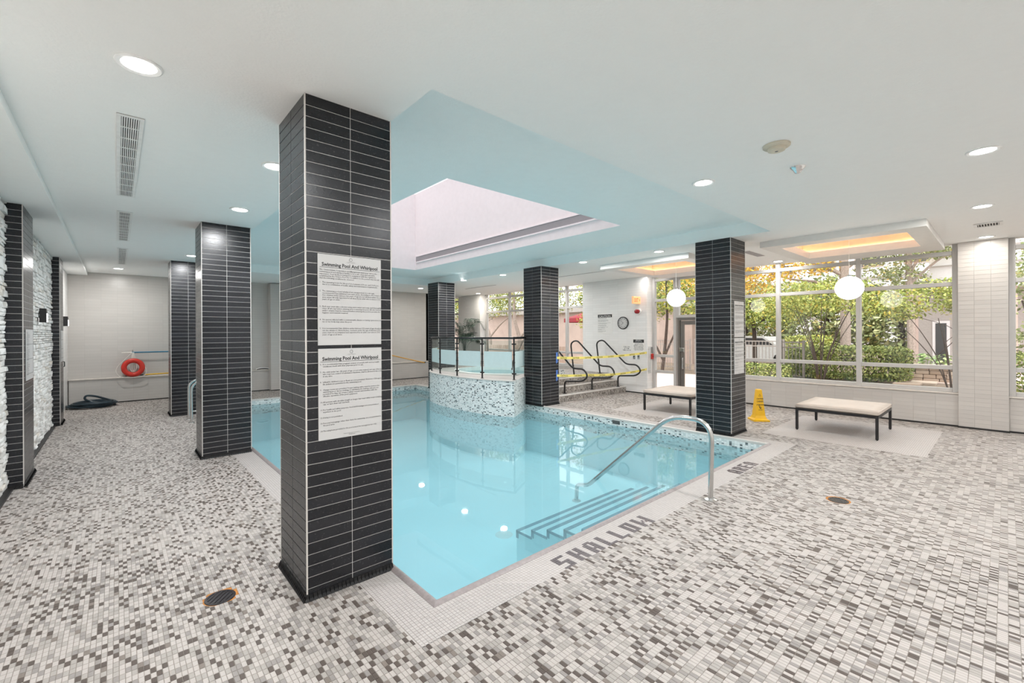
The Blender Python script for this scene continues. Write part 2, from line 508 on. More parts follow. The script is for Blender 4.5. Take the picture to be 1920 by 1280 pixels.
    def mesh(s, name, m, smooth=False):
        me = bpy.data.meshes.new(name)
        me.from_pydata([tuple(p) for p in s.v], [], s.f)
        if s.uv:
            ul = me.uv_layers.new(name='UVMap')
            flat = np.array([s.uv[l.vertex_index] for l in me.loops], dtype=np.float32).ravel()
            ul.data.foreach_set('uv', flat)
        if m is not None: me.materials.append(m)
        if smooth:
            me.polygons.foreach_set('use_smooth', [True] * len(me.polygons))
            try: me.set_sharp_from_angle(angle=R(40))
            except Exception: pass
        me.update()
        return me
    def build(s, name, m, parent=None, smooth=False, loc=None):
        o = bpy.data.objects.new(name, s.mesh(name, m, smooth))
        COL.objects.link(o)
        if parent is not None: o.parent = parent
        if loc: o.location = loc
        return o

def tag(o, label=None, cat=None, group=None, kind=None):
    if label: o['label'] = label
    if cat: o['category'] = cat
    if group: o['group'] = group
    if kind: o['kind'] = kind
    return o

def empty(name, loc=(0, 0, 0), rz=0.0):
    o = bpy.data.objects.new(name, None)
    COL.objects.link(o)
    o.location = loc
    o.rotation_euler = (0, 0, rz)
    o.empty_display_size = 0.1
    return o

def inst(name, me, parent, loc=(0, 0, 0), rot=None, scale=None):
    o = bpy.data.objects.new(name, me)
    COL.objects.link(o)
    if parent is not None: o.parent = parent
    o.location = loc
    if rot: o.rotation_euler = rot
    if scale: o.scale = scale
    return o

def copy_tree(o, parent=None):
    c = o.copy()
    COL.objects.link(c)
    c.parent = parent
    for ch in list(o.children): copy_tree(ch, c)
    return c

def struct(name, mb, m, parent=None, smooth=False):
    o = mb.build(name, m, parent, smooth)
    if parent is None: o['kind'] = 'structure'
    return o

def fillet(pts, r, seg=6):
    """polyline with its inner corners rounded"""
    P = [Vector(p) for p in pts]
    out = [P[0]]
    for k in range(1, len(P) - 1):
        a, b, c = P[k - 1], P[k], P[k + 1]
        d1, d2 = (a - b), (c - b)
        rad = r[k] if isinstance(r, dict) and k in r else (r if not isinstance(r, dict) else 0.05)
        t = min(rad, d1.length * 0.49, d2.length * 0.49)
        p1, p2 = b + d1.normalized() * t, b + d2.normalized() * t
        for q in range(seg + 1):
            f = q / seg
            out.append((1 - f) ** 2 * p1 + 2 * f * (1 - f) * b + f * f * p2)
    out.append(P[-1])
    return [tuple(p) for p in out]

def spline(pts, seg=8):
    P = [Vector(p) for p in pts]
    P = [P[0] * 2 - P[1]] + P + [P[-1] * 2 - P[-2]]
    out = []
    for k in range(1, len(P) - 2):
        a, b, c, d = P[k - 1], P[k], P[k + 1], P[k + 2]
        for q in range(seg):
            t = q / seg
            out.append(0.5 * ((2 * b) + (c - a) * t + (2 * a - 5 * b + 4 * c - d) * t * t + (3 * b - a - 3 * c + d) * t ** 3))
    out.append(P[-2])
    return out

def lettering(body, size, origin, u, v, parent, m, align='LEFT', width=None, bold=0.0, line=1.0, res=2, name='lettering', sx=1.0):
    """text laid flat on a surface: origin is the top left (or top centre), u runs along the line, v is up"""
    cu = bpy.data.curves.new('text', 'FONT')
    cu.body = body
    cu.size = size
    cu.align_x = align
    cu.align_y = 'TOP'
    cu.resolution_u = res
    cu.offset = bold * size
    cu.space_line = line
    if width:
        cu.text_boxes[0].width = width / sx
    o = bpy.data.objects.new('text', cu)
    COL.objects.link(o)
    dg = bpy.context.evaluated_depsgraph_get()
    me = bpy.data.meshes.new_from_object(o.evaluated_get(dg))
    bpy.data.objects.remove(o)
    U, V = Vector(u).normalized(), Vector(v).normalized()
    N = U.cross(V)
    mt = Matrix((U * sx, V, N)).transposed().to_4x4()
    mt.translation = Vector(origin)
    me.transform(mt)
    me.materials.clear()
    me.materials.append(m)
    t = bpy.data.objects.new(name, me)
    COL.objects.link(t)
    t.parent = parent
    return t

def cells_minus(x0, x1, y0, y1, holes):
    xs = sorted({x0, x1, *[h[0] for h in holes], *[h[1] for h in holes]})
    ys = sorted({y0, y1, *[h[2] for h in holes], *[h[3] for h in holes]})
    xs = [x for x in xs if x0 <= x <= x1]; ys = [y for y in ys if y0 <= y <= y1]
    V = {}; verts = []; faces = []
    def vi(x, y):
        if (x, y) not in V:
            V[(x, y)] = len(verts); verts.append((x, y))
        return V[(x, y)]
    for a, b in zip(xs, xs[1:]):
        for c, d in zip(ys, ys[1:]):
            mx, my = (a + b) / 2, (c + d) / 2
            if any(h[0] < mx < h[1] and h[2] < my < h[3] for h in holes): continue
            faces.append((vi(a, c), vi(b, c), vi(b, d), vi(a, d)))
    return verts, faces

# all signs that carry text are built first, while the scene is still small

def pool_sign(name, loc, label, title, intro, items, tail, res, wd=0.418, ht=0.575):
    """loc: lower left corner on a wall that faces -Y"""
    r = empty(name, loc)
    tag(r, label, 'sign', 'pool rule signs')
    MB().cbox(0, -0.006, 0, wd, 0.0, ht, 0.001).build('panel', M['paper'], r)
    u, v = (1, 0, 0), (0, 0, 1)
    y = -0.0068
    ring = MB()
    ring.lathe([(0.0085, -0.0003), (0.0085, 0.0003), (0.011, 0.0003), (0.011, -0.0003), (0.0085, -0.0003)], 18, (wd / 2, y, ht - 0.022), 'Y')
    ring.build('logo', M['greyink'], r)
    lettering('CONDOMINIUM', 0.0075, (wd / 2, y, ht - 0.036), u, v, r, M['greyink'], 'CENTER', res=1)
    lettering(title, 0.0325, (wd / 2, y, ht - 0.049), u, v, r, M['ink'], 'CENTER', bold=0.026, res=res, sx=0.90 * wd / 0.418)
    MB().box(0.012, y - 0.0004, ht - 0.0835, wd - 0.008, y, ht - 0.0815).build('rule_line', M['ink'], r)
    z = ht - 0.092
    sz, ls = 0.0132, 0.0142
    if intro:
        n = intro.count('\n') + 1
        lettering(intro, sz, (0.010, y, z), u, v, r, M['ink'], bold=0.006, res=1, sx=0.98)
        z -= n * ls + 0.008
    tot = sum(t.count('\n') + 1 for _, t in items)
    gap = max(0.003, (z - 0.03 - tot * ls) / max(1, len(items)))
    for k, t in items:
        lettering(k, sz, (0.010, y, z), u, v, r, M['ink'], bold=0.006, res=1)
        lettering(t, sz, (0.027, y, z), u, v, r, M['ink'], bold=0.006, res=1, sx=0.98)
        z -= (t.count('\n') + 1) * ls + gap
    if tail:
        lettering(tail, 0.008, (wd / 2, y, 0.028), u, v, r, M['ink'], 'CENTER', res=1)
    return r

S1 = ('Swimming Pool And Whirlpool',
      'The Condominium Corporation and Management want your visit to the\nswimming pool and whirlpool facility to be a safe, clean and enjoyable\nexperience. Your facility is managed in compliance with the regulations\nestablished by the Ontario Pool Act. In addition to the posted rules we ask\nthat the following conditions be observed.',
      [('1.', 'The operating hours for the pool are between 6:00 a.m. and 11:00 p.m.\ndue to a combination of health, safety and maintenance requirements.'),
       ('2.', 'The swimming pool and whirlpool are unsupervised. It is strongly\nrecommended that swimmers not swim alone. According to the Ontario Pool\nAct, children under sixteen (16) years of age are not allowed within the pool\narea unless directly supervised at all times by an adult who is sixteen (16)\nyears of age or older.'),
       ('3.', 'Each user must take a shower using warm water and soap, and thoroughly\nrinse off all soap before entering and re-entering the pool. All oils, lotions,\nand/or creams must be removed before entering the pool to provide the\nhygienic environment required.'),
       ('4.', 'No person infected with a communicable disease or having open sores on\nhis or her body may enter the pool.'),
       ('5.', 'It is recommended that children under thirteen (13) years of age should not\nuse the whirlpool. Nevertheless, residents under the age of thirteen (13)\nyears must be accompanied and supervised by an adult over sixteen (16)\nyears of age at all times.')], None)
S2 = ('Swimming Pool And Whirlpool', None,
      [('6.', 'It is recommended that pregnant women or people with serious health\nconditions check with their physician prior to use.'),
       ('7.', 'No child under two (2) years of age or not toilet trained, nor any other person\nwho may lose control of elimination functions, shall be allowed in the pool\nat any time.'),
       ('8.', "Inflatable children's toys or floats are not permitted. However, CSA approved\nlife jackets are permitted in the swimming pool."),
       ('9.', 'Change rooms are provided. Proper bathing attire must be worn in the\nswimming pool. Street clothing or substitutes for bathing suits are not\npermitted as they can create a safety concern and interfere with the\neffective operation of the pool equipment.'),
       ('10.', 'All persons with shoulder-length or longer hair must either wear a bathing\ncap, or have their hair tied back.'),
       ('11.', 'For health and safety purposes, food and beverages are not permitted\nanywhere in the pool.'),
       ('12.', 'Diving is not permitted.'),
       ('13.', 'Personal belongings, other than items for swimming, are not permitted in\nthe pool area.'),
       ('14.', 'The telephone provided in the pool area is for emergency use only.')],
      'Thank you for your Cooperation\nManagement')
TILE_OUT = 0.003          # tiles stand this far proud of a column's core
pool_sign('pool_rules_sign', (0.931, 2.867 - TILE_OUT - 0.001, 1.567), 'upper printed pool rules sign on the near black tiled column', *S1, 2)
pool_sign('pool_rules_sign', (0.932, 2.867 - TILE_OUT - 0.001, 0.970), 'lower printed pool rules sign on the near black tiled column, ending with Management', *S2, 2)
pool_sign('pool_rules_sign', (7.285, 2.882 - TILE_OUT - 0.001, 1.552), 'upper pool rules sign on the blue-grey column beside the yellow cone', *S1, 1, 0.38)
pool_sign('pool_rules_sign', (7.280, 2.882 - TILE_OUT - 0.001, 0.962), 'lower pool rules sign on the blue-grey column beside the yellow cone', *S2, 1, 0.38)

def wall_sign(name, label, y1, y0, z0, z1, x=XE):
    """sign on a wall that faces -X; its text runs towards -Y (y1 > y0)"""
    r = empty(name, (x, y1, z0))
    tag(r, label, 'sign')
    MB().cbox(-0.006, -(y1 - y0), 0, 0, 0, z1 - z0, 0.001).build('panel', M['board'], r)
    return r, (y1 - y0), (z1 - z0)
UX, VZ = (0, -1, 0), (0, 0, 1)
r, wd, ht = wall_sign('caution_sign', 'tall white caution notice with black header beside the wall clock', 7.95, 7.43, 1.59, 2.16)
MB().box(-0.0075, -wd + 0.015, ht - 0.095, -0.006, -0.015, ht - 0.010).build('header_band', M['ink'], r)
lettering('CAUTION', 0.072, (-0.0085, -wd / 2, ht - 0.026), UX, VZ, r, M['board'], 'CENTER', bold=0.004, sx=1.25)
z = ht - 0.10
for k, t in enumerate(('Children under the age of 12 are not\nallowed in the spa unless supervised.', 'Pregnant women and persons with known\nhealth or medical conditions should consult\na physician before using the spa.',
                       'Do not use the spa if you have an open sore or rash,\nor are experiencing nausea or diarrhea.', 'Overexposure may cause fainting.\n10 to 15 minutes may be excessive.', 'Cool down periodically and leave the spa\nif nausea or dizziness occurs.',
                       'Enter and exit the spa slowly to\nprevent slipping.', 'Do not play or swim near drains\nor suction devices.')):
    lettering(t, 0.0205, (-0.0068, -0.02, z), UX, VZ, r, M['ink'], bold=0.01, res=1)
    z -= (t.count('\n') + 1) * 0.0225 + 0.014
r, wd, ht = wall_sign('timer_switch_sign', 'small white sign about the spa jet pump timer switch', 7.125, 6.80, 1.085, 1.29)
lettering('PUBLIC SPA\nJET PUMP\nTIMER SWITCH', 0.046, (-0.0068, -wd / 2, ht - 0.03), UX, VZ, r, M['ink'], 'CENTER', bold=0.006, res=1, sx=0.85)
r, wd, ht = wall_sign('emergency_stop_sign', 'cream emergency stop button notice near the outer wall corner', 6.785, 6.40, 1.095, 1.46)
MB().box(-0.0075, -wd + 0.03, ht - 0.105, -0.006, -0.03, ht - 0.02).build('header_band', M['ink'], r)
lettering('EMERGENCY\nSTOP BUTTON', 0.034, (-0.0085, -wd / 2, ht - 0.022), UX, VZ, r, M['board'], 'CENTER', bold=0.002, res=1, sx=0.9)
lettering('IN THE EVENT OF AN\nEMERGENCY PUSH THE\nEMERGENCY STOP BUTTON\nAND USE THE EMERGENCY\nTELEPHONE. AN AUDIBLE\nSIGNAL WILL SOUND WHEN\nTHE BUTTON IS PUSHED', 0.029, (-0.0068, -wd / 2, ht - 0.115), UX, VZ, r, M['ink'], 'CENTER', bold=0.01, res=1, sx=0.82)

# exit sign, standing out from the wall
r = empty('exit_sign', (XE, 6.56, 2.39))
tag(r, 'lit orange exit sign standing out from the white wall', 'exit sign')
MB().cbox(-0.33, -0.03, 0, 0, 0.03, 0.195, 0.006).build('housing', M['exit_box'], r)
lettering('EXIT', 0.15, (-0.30, -0.031, 0.165), (1, 0, 0), VZ, r, M['exit_red'], bold=0.025, sx=0.62)
MB().poly([(-0.065, -0.0315, 0.05), (-0.03, -0.0315, 0.10), (-0.065, -0.0315, 0.15)]).build('arrow', M['exit_red'], r)

# yellow wet-floor cone with its lettering
r = empty('caution_cone', (8.83, 3.06, 0), R(-48))
tag(r, 'yellow plastic caution cone standing on the floor beside the column', 'safety cone')
mb = MB()
def sq(h, s_): return [(-h, -h, s_), (h, -h, s_), (h, h, s_), (-h, h, s_)]
lv = [sq(0.138, 0), sq(0.138, 0.028), sq(0.118, 0.038), sq(0.100, 0.05), sq(0.082, 0.10), sq(0.047, 0.50), sq(0.042, 0.56), sq(0.034, 0.576)]
for L in lv: mb.v += L
for k in range(len(lv) - 1):
    for q in range(4): mb.f.append((k * 4 + q, k * 4 + (q + 1) % 4, k * 4 + 4 + (q + 1) % 4, k * 4 + 4 + q))
mb.f.append((28, 29, 30, 31)); mb.f.append((3, 2, 1, 0))
mb.build('cone_body', M['yellow'], r)
tl = Vector((0, 0.0875, 1)).normalized()
def cone_pt(z_): return (0, -(0.082 - (z_ - 0.10) * 0.0875) - 0.0012, z_)
for txt, z_, s_ in (('CAUTION', 0.425, 0.042), ('CUIDADO', 0.375, 0.040), ('ATTENTION', 0.312, 0.036)):
    lettering(txt, s_, cone_pt(z_), (1, 0, 0), tl, r, M['ink'], 'CENTER', bold=0.02, sx=0.62)
mb = MB()
a, b, c = (-0.020, 0.452), (0.020, 0.452), (0, 0.488)
for p, q in ((a, b), (b, c), (c, a)):
    mb.tube([(p[0], cone_pt(p[1])[1], p[1]), (q[0], cone_pt(q[1])[1], q[1])], 0.002, 6)
mb.build('warning_triangle', M['ink'], r)
mb = MB()
for p, q, rad in (((-0.016, 0.268), (-0.004, 0.238), 0.006), ((-0.004, 0.238), (0.020, 0.246), 0.006), ((-0.004, 0.24), (0.010, 0.222), 0.005), ((-0.016, 0.262), (0.012, 0.268), 0.003), ((-0.034, 0.205), (0.034, 0.205), 0.003)):
    mb.tube([(p[0], cone_pt(p[1])[1], p[1]), (q[0], cone_pt(q[1])[1], q[1])], rad, 6)
mb.lathe([(0, -0.0015), (0.008, -0.0015), (0.008, 0.0015), (0, 0.0015)], 12, (-0.020, cone_pt(0.281)[1], 0.281), 'Y')
mb.build('slipping_figure', M['ink'], r)

def tile_sheet(name, label, loc, wd, ht):
    """paper notices in a strip on the wall column, facing +X; text runs towards +Y"""
    r = empty(name, loc)
    tag(r, label, 'notice')
    MB().cbox(0, 0, 0, 0.005, wd, ht, 0.001).build('panel', M['paper'], r)
    for k in range(3):
        z0 = 0.06 + (2 - k) * (ht - 0.07) / 3
        lettering('NOTICE\n' + 'Pool and deck rules are\nposted for all residents\nand their guests.\nPlease shower first.\nNo food or glass\non the pool deck.', 0.022, (0.0056, 0.035, z0 + (ht - 0.07) / 3 - 0.02), (0, 1, 0), VZ, r, M['greyink'], bold=0.01, res=1)
        MB().box(0.005, 0.02, z0 + 0.006, 0.0056, wd - 0.02, z0 + 0.012).build('rule_line', M['greyink'], r)
    return r
tile_sheet('wall_notice', 'white notice strip on the tiled wall pier nearer the stone wall edge', (-0.76 + TILE_OUT + 0.001, 7.20, 1.135), 0.53, 0.57)
tile_sheet('wall_notice', 'white notice strip on the tiled wall pier nearer the coiled hose', (-0.78 + TILE_OUT + 0.001, 11.52, 1.15), 0.47, 0.57)

# caution tape lettering is added with the tape, further below (CAUTION repeated)
TAPE_W = 0.055
def tape(name, label, pts, texts):
    r = empty(name, pts[0])
    tag(r, label, 'caution tape')
    o0 = Vector(pts[0])
    P = [Vector(p) - o0 for p in pts]
    mb = MB()
    for a, b in zip(P, P[1:]):
        h = Vector((0, 0, TAPE_W / 2))
        mb.quad(tuple(a - h), tuple(b - h), tuple(b + h), tuple(a + h))
        off = Vector((0.0, 0.0012, 0))
        mb.quad(tuple(a + h + off), tuple(b + h + off), tuple(b - h + off), tuple(a - h + off))
    mb.build('tape_strip', M['tape'], r)
    tot = sum((b - a).length for a, b in zip(P, P[1:]))
    me = None
    for k in range(texts):
        d = tot * (k + 0.5) / texts
        for a, b in zip(P, P[1:]):
            L = (b - a).length
            if d <= L: break
            d -= L
        u = (b - a).normalized()
        p = a + u * d + Vector((0, -0.0015, 0.020))
        lettering('CAUTION', 0.046, tuple(p), tuple(u), VZ, r, M['ink'], 'CENTER', bold=0.02, res=1, sx=0.95)
def sag(a, b, s, n=8):
    return [tuple(Vector(a).lerp(Vector(b), k / n) - Vector((0, 0, s * 4 * (k / n) * (1 - k / n)))) for k in range(n + 1)]
tape('caution_tape', 'upper yellow caution tape strung across the spa steps', sag((7.50, 6.862, 1.06), (10.44, 6.345, 1.095), 0.045), 8)
tape('caution_tape', 'lower yellow caution tape strung across the spa steps', sag((7.50, 6.862, 0.655), (8.30, 6.60, 0.63), 0.01, 3) + sag((8.30, 6.60, 0.63), (10.44, 6.345, 0.66), 0.05)[1:], 8)
bpy.context.view_layer.update()

# ------------------------------------------------------------------ floor
verts, faces = cells_minus(-0.95, XR + 0.1, -3.0, 17.0, [(PX0, PX1, PY0, PY1)])
mb = MB(); mb.v = [(x, y, 0.0) for x, y in verts]; mb.f = faces
floor = struct('floor', mb, M['floor'])

def in_white(x, y):
    return (PX0 - 0.283 < x < PX1 + 0.28 and PY0 - 0.295 < y < PY1 + 0.12)
CF = Vector((math.sin(YAW), math.cos(YAW), 0)); CR = Vector((math.cos(YAW), -math.sin(YAW), 0))
def pix(x, y, z=0.0):
    d = x * CF.x + y * CF.y
    if d < 0.2: return None
    s = (x * CR.x + y * CR.y) / d; q = (z - 1.64) / d
    s, q = s * math.cos(ROLL) - q * math.sin(ROLL), s * math.sin(ROLL) + q * math.cos(ROLL)
    return 960 + F_PX * s, HOR - F_PX * q, d
TOPZ = 0.0022
def tile_mesh(px, py, m):
    a, b, c = px / 2 - 0.0009, py / 2 - 0.0009, 0.0007
    mb = MB()
    mb.v = [(-a, -b, 0), (a, -b, 0), (a, b, 0), (-a, b, 0), (-a + c, -b + c, TOPZ), (a - c, -b + c, TOPZ), (a - c, b - c, TOPZ), (-a + c, b - c, TOPZ)]
    mb.f = [(4, 5, 6, 7), (0, 1, 5, 4), (1, 2, 6, 5), (2, 3, 7, 6), (3, 0, 4, 7)]
    return mb
tm_pat, tm_wht = tile_mesh(GX, GY, None), tile_mesh(GW, GW, None)
me_pat, me_wht = tm_pat.mesh('tile', M['floor_tile']), tm_wht.mesh('tile', M['floor_tile'])
drains = [(0.471, 3.27), (5.201, 1.092)]
cand = []
def scan(px, py, white, dmax):
    for i in range(int(-1.0 / px), int(4.6 / px)):
        for j in range(int(-1.2 / py), int(4.9 / py)):
            x, y = (i + 0.5) * px, (j + 0.5) * py
            if in_white(x, y) != white: continue
            if white and not (x < PX0 - 0.06 or y < PY0 - 0.06): continue
            if x < -0.80 or (0.84 < x < 1.47 and 2.84 < y < 3.46): continue
            if any((x - a) ** 2 + (y - b) ** 2 < 0.10 ** 2 for a, b in drains): continue
            p = pix(x, y)
            if p is None or p[2] > dmax or not (-25 < p[0] < 1945 and p[1] < 1300): continue
            cand.append((p[2], x, y, white))
scan(GX, GY, False, 3.25)
scan(GW, GW, True, 2.9)
cand.sort()
big = MB()
for k, (d, x, y, wht) in enumerate(cand):
    if k < 300:
        inst('tile', me_wht if wht else me_pat, floor, (x, y, 0))
    else:
        src = tm_wht if wht else tm_pat
        i = len(big.v)
        big.v += [(a + x, b + y, c) for a, b, c in src.v]
        big.f += [tuple(i + q for q in f) for f in src.f]
o = big.build('mosaic_tiles', M['floor_tile'], floor)
o['kind'] = 'stuff'

# lettering laid in dark tiles along the pool edge (each letter of small tiles)
GLYPH = {'S': ['#####', '##...', '##...', '#####', '...##', '...##', '#####'], 'H': ['##.##', '##.##', '##.##', '#####', '##.##', '##.##', '##.##'],
         'A': ['.###.', '##.##', '##.##', '##.##', '#####', '##.##', '##.##'], 'L': ['##...', '##...', '##...', '##...', '##...', '##...', '#####'],
         'O': ['#####', '##.##', '##.##', '##.##', '##.##', '##.##', '#####'], 'W': ['##...##', '##...##', '##...##', '##.#.##', '###.###', '##...##', '##...##'],
         'R': ['####.', '##.##', '##.##', '####.', '##.#.', '##.##', '##.##'], 'E': ['#####', '##...', '##...', '#####', '##...', '##...', '#####']}
M['lettertile'] = mat('dark_letter_tile', (0.105, 0.086, 0.090), 0.4, var=0.1, scale=90)
def floor_word(word, x0, y_top, pitch):
    x = x0
    for ch in word:
        g = GLYPH[ch]
        mb = MB()
        for rr, row in enumerate(g):
            for cc, s_ in enumerate(row):
                if s_ == '#':
                    a, b = x + cc * GW, y_top - rr * GW
                    mb.box(a + 0.001, b - GW + 0.001, 0.0003, a + GW - 0.001, b - 0.001, TOPZ + 0.0006)
        lo = mb.build('floor_letter', M['lettertile'], floor)
        lo['label'] = 'dark mosaic letter %s laid in the white pool border' % ch
        x += pitch + (GW * 2 if ch == 'W' else 0)
floor_word('SHALLOW', 2.315, 2.196, 0.166)
floor_word('AREA', 5.33, 2.207, 0.155)

# ------------------------------------------------------------------ swimming pool
pool = empty('swimming_pool', (0, 0, 0))
tag(pool, 'rectangular indoor swimming pool filled with turquoise water', 'pool', kind='thing')
ZB = -1.05
SPA = [(6.18, 6.87), (5.98, 7.45), (5.885, 8.1), (5.865, 8.7), (5.93, 9.45), (6.2, 10.25), (6.93, 11.2)]
arc = [tuple(p)[:2] for p in spline([(x, y, 0) for x, y in SPA], 6)]
mb = MB()
mb.quad((PX0, PY0, ZB), (PX1, PY0, ZB), (PX1, PY1, ZB), (PX0, PY1, ZB))
for (xa, ya), (xb, yb) in (((PX0, PY0), (PX1, PY0)), ((PX1, PY0), (PX1, PY1)), ((PX1, PY1), (PX0, PY1)), ((PX0, PY1), (PX0, PY0))):
    mb.quad((xa, ya, ZB), (xb, yb, ZB), (xb, yb, 0), (xa, ya, 0))
mb.build('basin', M['plaster'], pool)
# mosaic band round the water line, 4 mm proud of the plaster
mb = MB(); mb.uv = []
acc = 0.0
e = 0.004
ring = [(PX0 + e, PY0 + e), (PX1 - e, PY0 + e), (PX1 - e, PY1 - e), (PX0 + e, PY1 - e)]
for k in range(4):
    (xa, ya), (xb, yb) = ring[k], ring[(k + 1) % 4]
    L = math.hypot(xb - xa, yb - ya)
    mb.quad((xa, ya, -0.36), (xb, yb, -0.36), (xb, yb, -0.002), (xa, ya, -0.002))
    mb.uv += [(acc, -0.36), (acc + L, -0.36), (acc + L, 0), (acc, 0)]
    acc += L
mb.build('waterline_mosaic', M['mosaic'], pool)
mb = MB()
wp = [(PX0, PY0), (PX1, PY0), (PX1, PY1), (PX0, PY1)]
mb.poly([(x, y, ZW) for x, y in wp])
mb.build('water', M['water'], pool)
# coping on the near and left edges (bullnose), thin pale edge on the far side
def coping_run(a, b, inward, name, m, wd=0.046):
    ax, ay = a; bx, by = b; ix, iy = inward
    prof = [(-0.006, -0.03), (-0.006, 0.004), (0.004, 0.012), (0.018, 0.015), (0.034, 0.010), (wd, 0.002), (wd, -0.004)]
    mb = MB()
    for (px, py), s_ in ((a, 1), (b, -1)):
        for off, z_ in prof:
            # mitre at both ends
            tx, ty = (bx - ax), (by - ay)
            L = math.hypot(tx, ty); tx, ty = tx / L, ty / L
            mb.v.append((px - ix * off - s_ * tx * max(off, 0), py - iy * off - s_ * ty * max(off, 0), z_))
    n = len(prof)
    for k in range(n - 1):
        mb.f.append((k, k + 1, n + k + 1, n + k))
    return mb.build(name, m, pool, True)
coping_run((PX0, PY0), (PX1, PY0), (0, 1), 'coping', M['coping'])
coping_run((PX0, PY1), (PX0, PY0), (1, 0), 'coping', M['coping'])
coping_run((PX1, PY0), (PX1, PY1), (-1, 0), 'coping', M['trim'], 0.03)
coping_run((PX1, PY1), (PX0, PY1), (0, -1), 'coping', M['trim'], 0.03)
# entry steps under water, seen at their apparent depth
for k, (y_, z_) in enumerate(((2.625, -0.179), (2.845, -0.254), (3.07, -0.331), (3.293, -0.407), (3.525, -0.484))):
    o = MB().box(3.2, (PY0, 2.625, 2.845, 3.07, 3.293)[k], ZB, 5.02, y_, z_).build('pool_step', M['plaster'], pool)
    MB().box(3.196, y_ - 0.045, z_ - 0.002, 5.024, y_ + 0.004, z_ + 0.003).build('nosing', M['nosing'], o)
    MB().box(3.194, y_ - 0.030, z_ - 0.080, 3.2, y_ + 0.004, z_).build('nosing', M['nosing'], o)
    if k:
        yp = (2.625, 2.845, 3.07, 3.293)[k - 1]
        MB().box(3.194, yp, z_ - 0.022, 3.2, y_, z_ + 0.002).build('nosing', M['nosing'], o)
MB().lathe([(0.0001, 0.012), (0.10, 0.012), (0.12, 0.0)], 24, (3.834, 4.475, ZB)).build('main_drain', M['white'], pool)
# skimmer mouth in the far wall
MB().box(PX1 - 0.012, 4.86, -0.10, PX1 - 0.002, 5.02, -0.035).build('skimmer', M['dark_void'], pool)

# ------------------------------------------------------------------ raised spa that bulges into the pool, and the platform behind
spa = empty('raised_spa', (0, 0, 0))
tag(spa, 'raised whirlpool spa with curved mosaic wall bulging into the pool', 'spa', kind='thing')
ZS = 0.63
outline = arc + [(9.0, 11.2), (9.0, 7.95), (7.64, 7.95), (7.64, 7.44), (7.02, 7.40)]
mb = MB(); mb.uv = []
acc = 0
loop = outline + [outline[0]]
for (xa, ya), (xb, yb) in zip(loop, loop[1:]):
    L = math.hypot(xb - xa, yb - ya)
    mb.quad((xa, ya, -0.36), (xb, yb, -0.36), (xb, yb, ZS), (xa, ya, ZS))
    mb.uv += [(acc, -0.36), (acc + L, -0.36), (acc + L, ZS), (acc, ZS)]
    acc += L
mb.build('curved_wall', M['mosaic'], spa)
mb = MB()
for (xa, ya), (xb, yb) in zip(loop, loop[1:]):
    mb.quad((xa, ya, ZB), (xb, yb, ZB), (xb, yb, -0.36), (xa, ya, -0.36))
mb.build('submerged_wall', M['plaster'], spa)
SCX, SCY, SRX, SRY = 7.75, 9.15, 1.05, 1.30
ell = [(SCX + SRX * math.cos(2 * math.pi * k / 40), SCY + SRY * math.sin(2 * math.pi * k / 40)) for k in range(40)]
import bmesh
bm = bmesh.new()
ov = [bm.verts.new((x, y, ZS)) for x, y in outline]
iv = [bm.verts.new((x, y, ZS)) for x, y in ell]
ee = [bm.edges.new((ov[k], ov[(k + 1) % len(ov)])) for k in range(len(ov))] + [bm.edges.new((iv[k], iv[(k + 1) % 40])) for k in range(40)]
bmesh.ops.triangle_fill(bm, use_beauty=True, use_dissolve=False, edges=ee)
for f in list(bm.faces):
    c = f.calc_center_median()
    if ((c.x - SCX) / SRX) ** 2 + ((c.y - SCY) / SRY) ** 2 < 0.9: bm.faces.remove(f)
bmesh.ops.recalc_face_normals(bm, faces=bm.faces)
me = bpy.data.meshes.new('spa_deck'); bm.to_mesh(me); bm.free()
me.materials.append(M['floor'])
inst('spa_deck', me, spa)
mb = MB()
for k in range(40):
    a, b = ell[k], ell[(k + 1) % 40]
    mb.quad((*a, 0.1), (*b, 0.1), (*b, ZS + 0.012), (*a, ZS + 0.012))
    sc = 1.10
    A = (SCX + (a[0] - SCX) * sc, SCY + (a[1] - SCY) * sc); B = (SCX + (b[0] - SCX) * sc, SCY + (b[1] - SCY) * sc)
    mb.quad((*a, ZS + 0.012), (*b, ZS + 0.012), (*B, ZS + 0.004), (*A, ZS + 0.004))
mb.build('tub_rim', M['white'], spa)
MB().poly([(x, y, 0.54) for x, y in ell]).build('spa_water', M['water'], spa)
MB().poly([(x, y, 0.12) for x, y in ell]).build('tub_floor', M['plaster'], spa)
# top edge strip of the curved wall
mb = MB()
for (xa, ya), (xb, yb) in zip(arc, arc[1:]):
    mb.quad((xa - 0.012, ya, ZS - 0.02), (xb - 0.012, yb, ZS - 0.02), (xb - 0.012, yb, ZS + 0.006), (xa - 0.012, ya, ZS + 0.006))
    mb.quad((xa - 0.012, ya, ZS + 0.006), (xb - 0.012, yb, ZS + 0.006), (xb + 0.06, yb, ZS + 0.006), (xa + 0.06, ya, ZS + 0.006))
mb.build('rim_edge', M['trim'], spa)

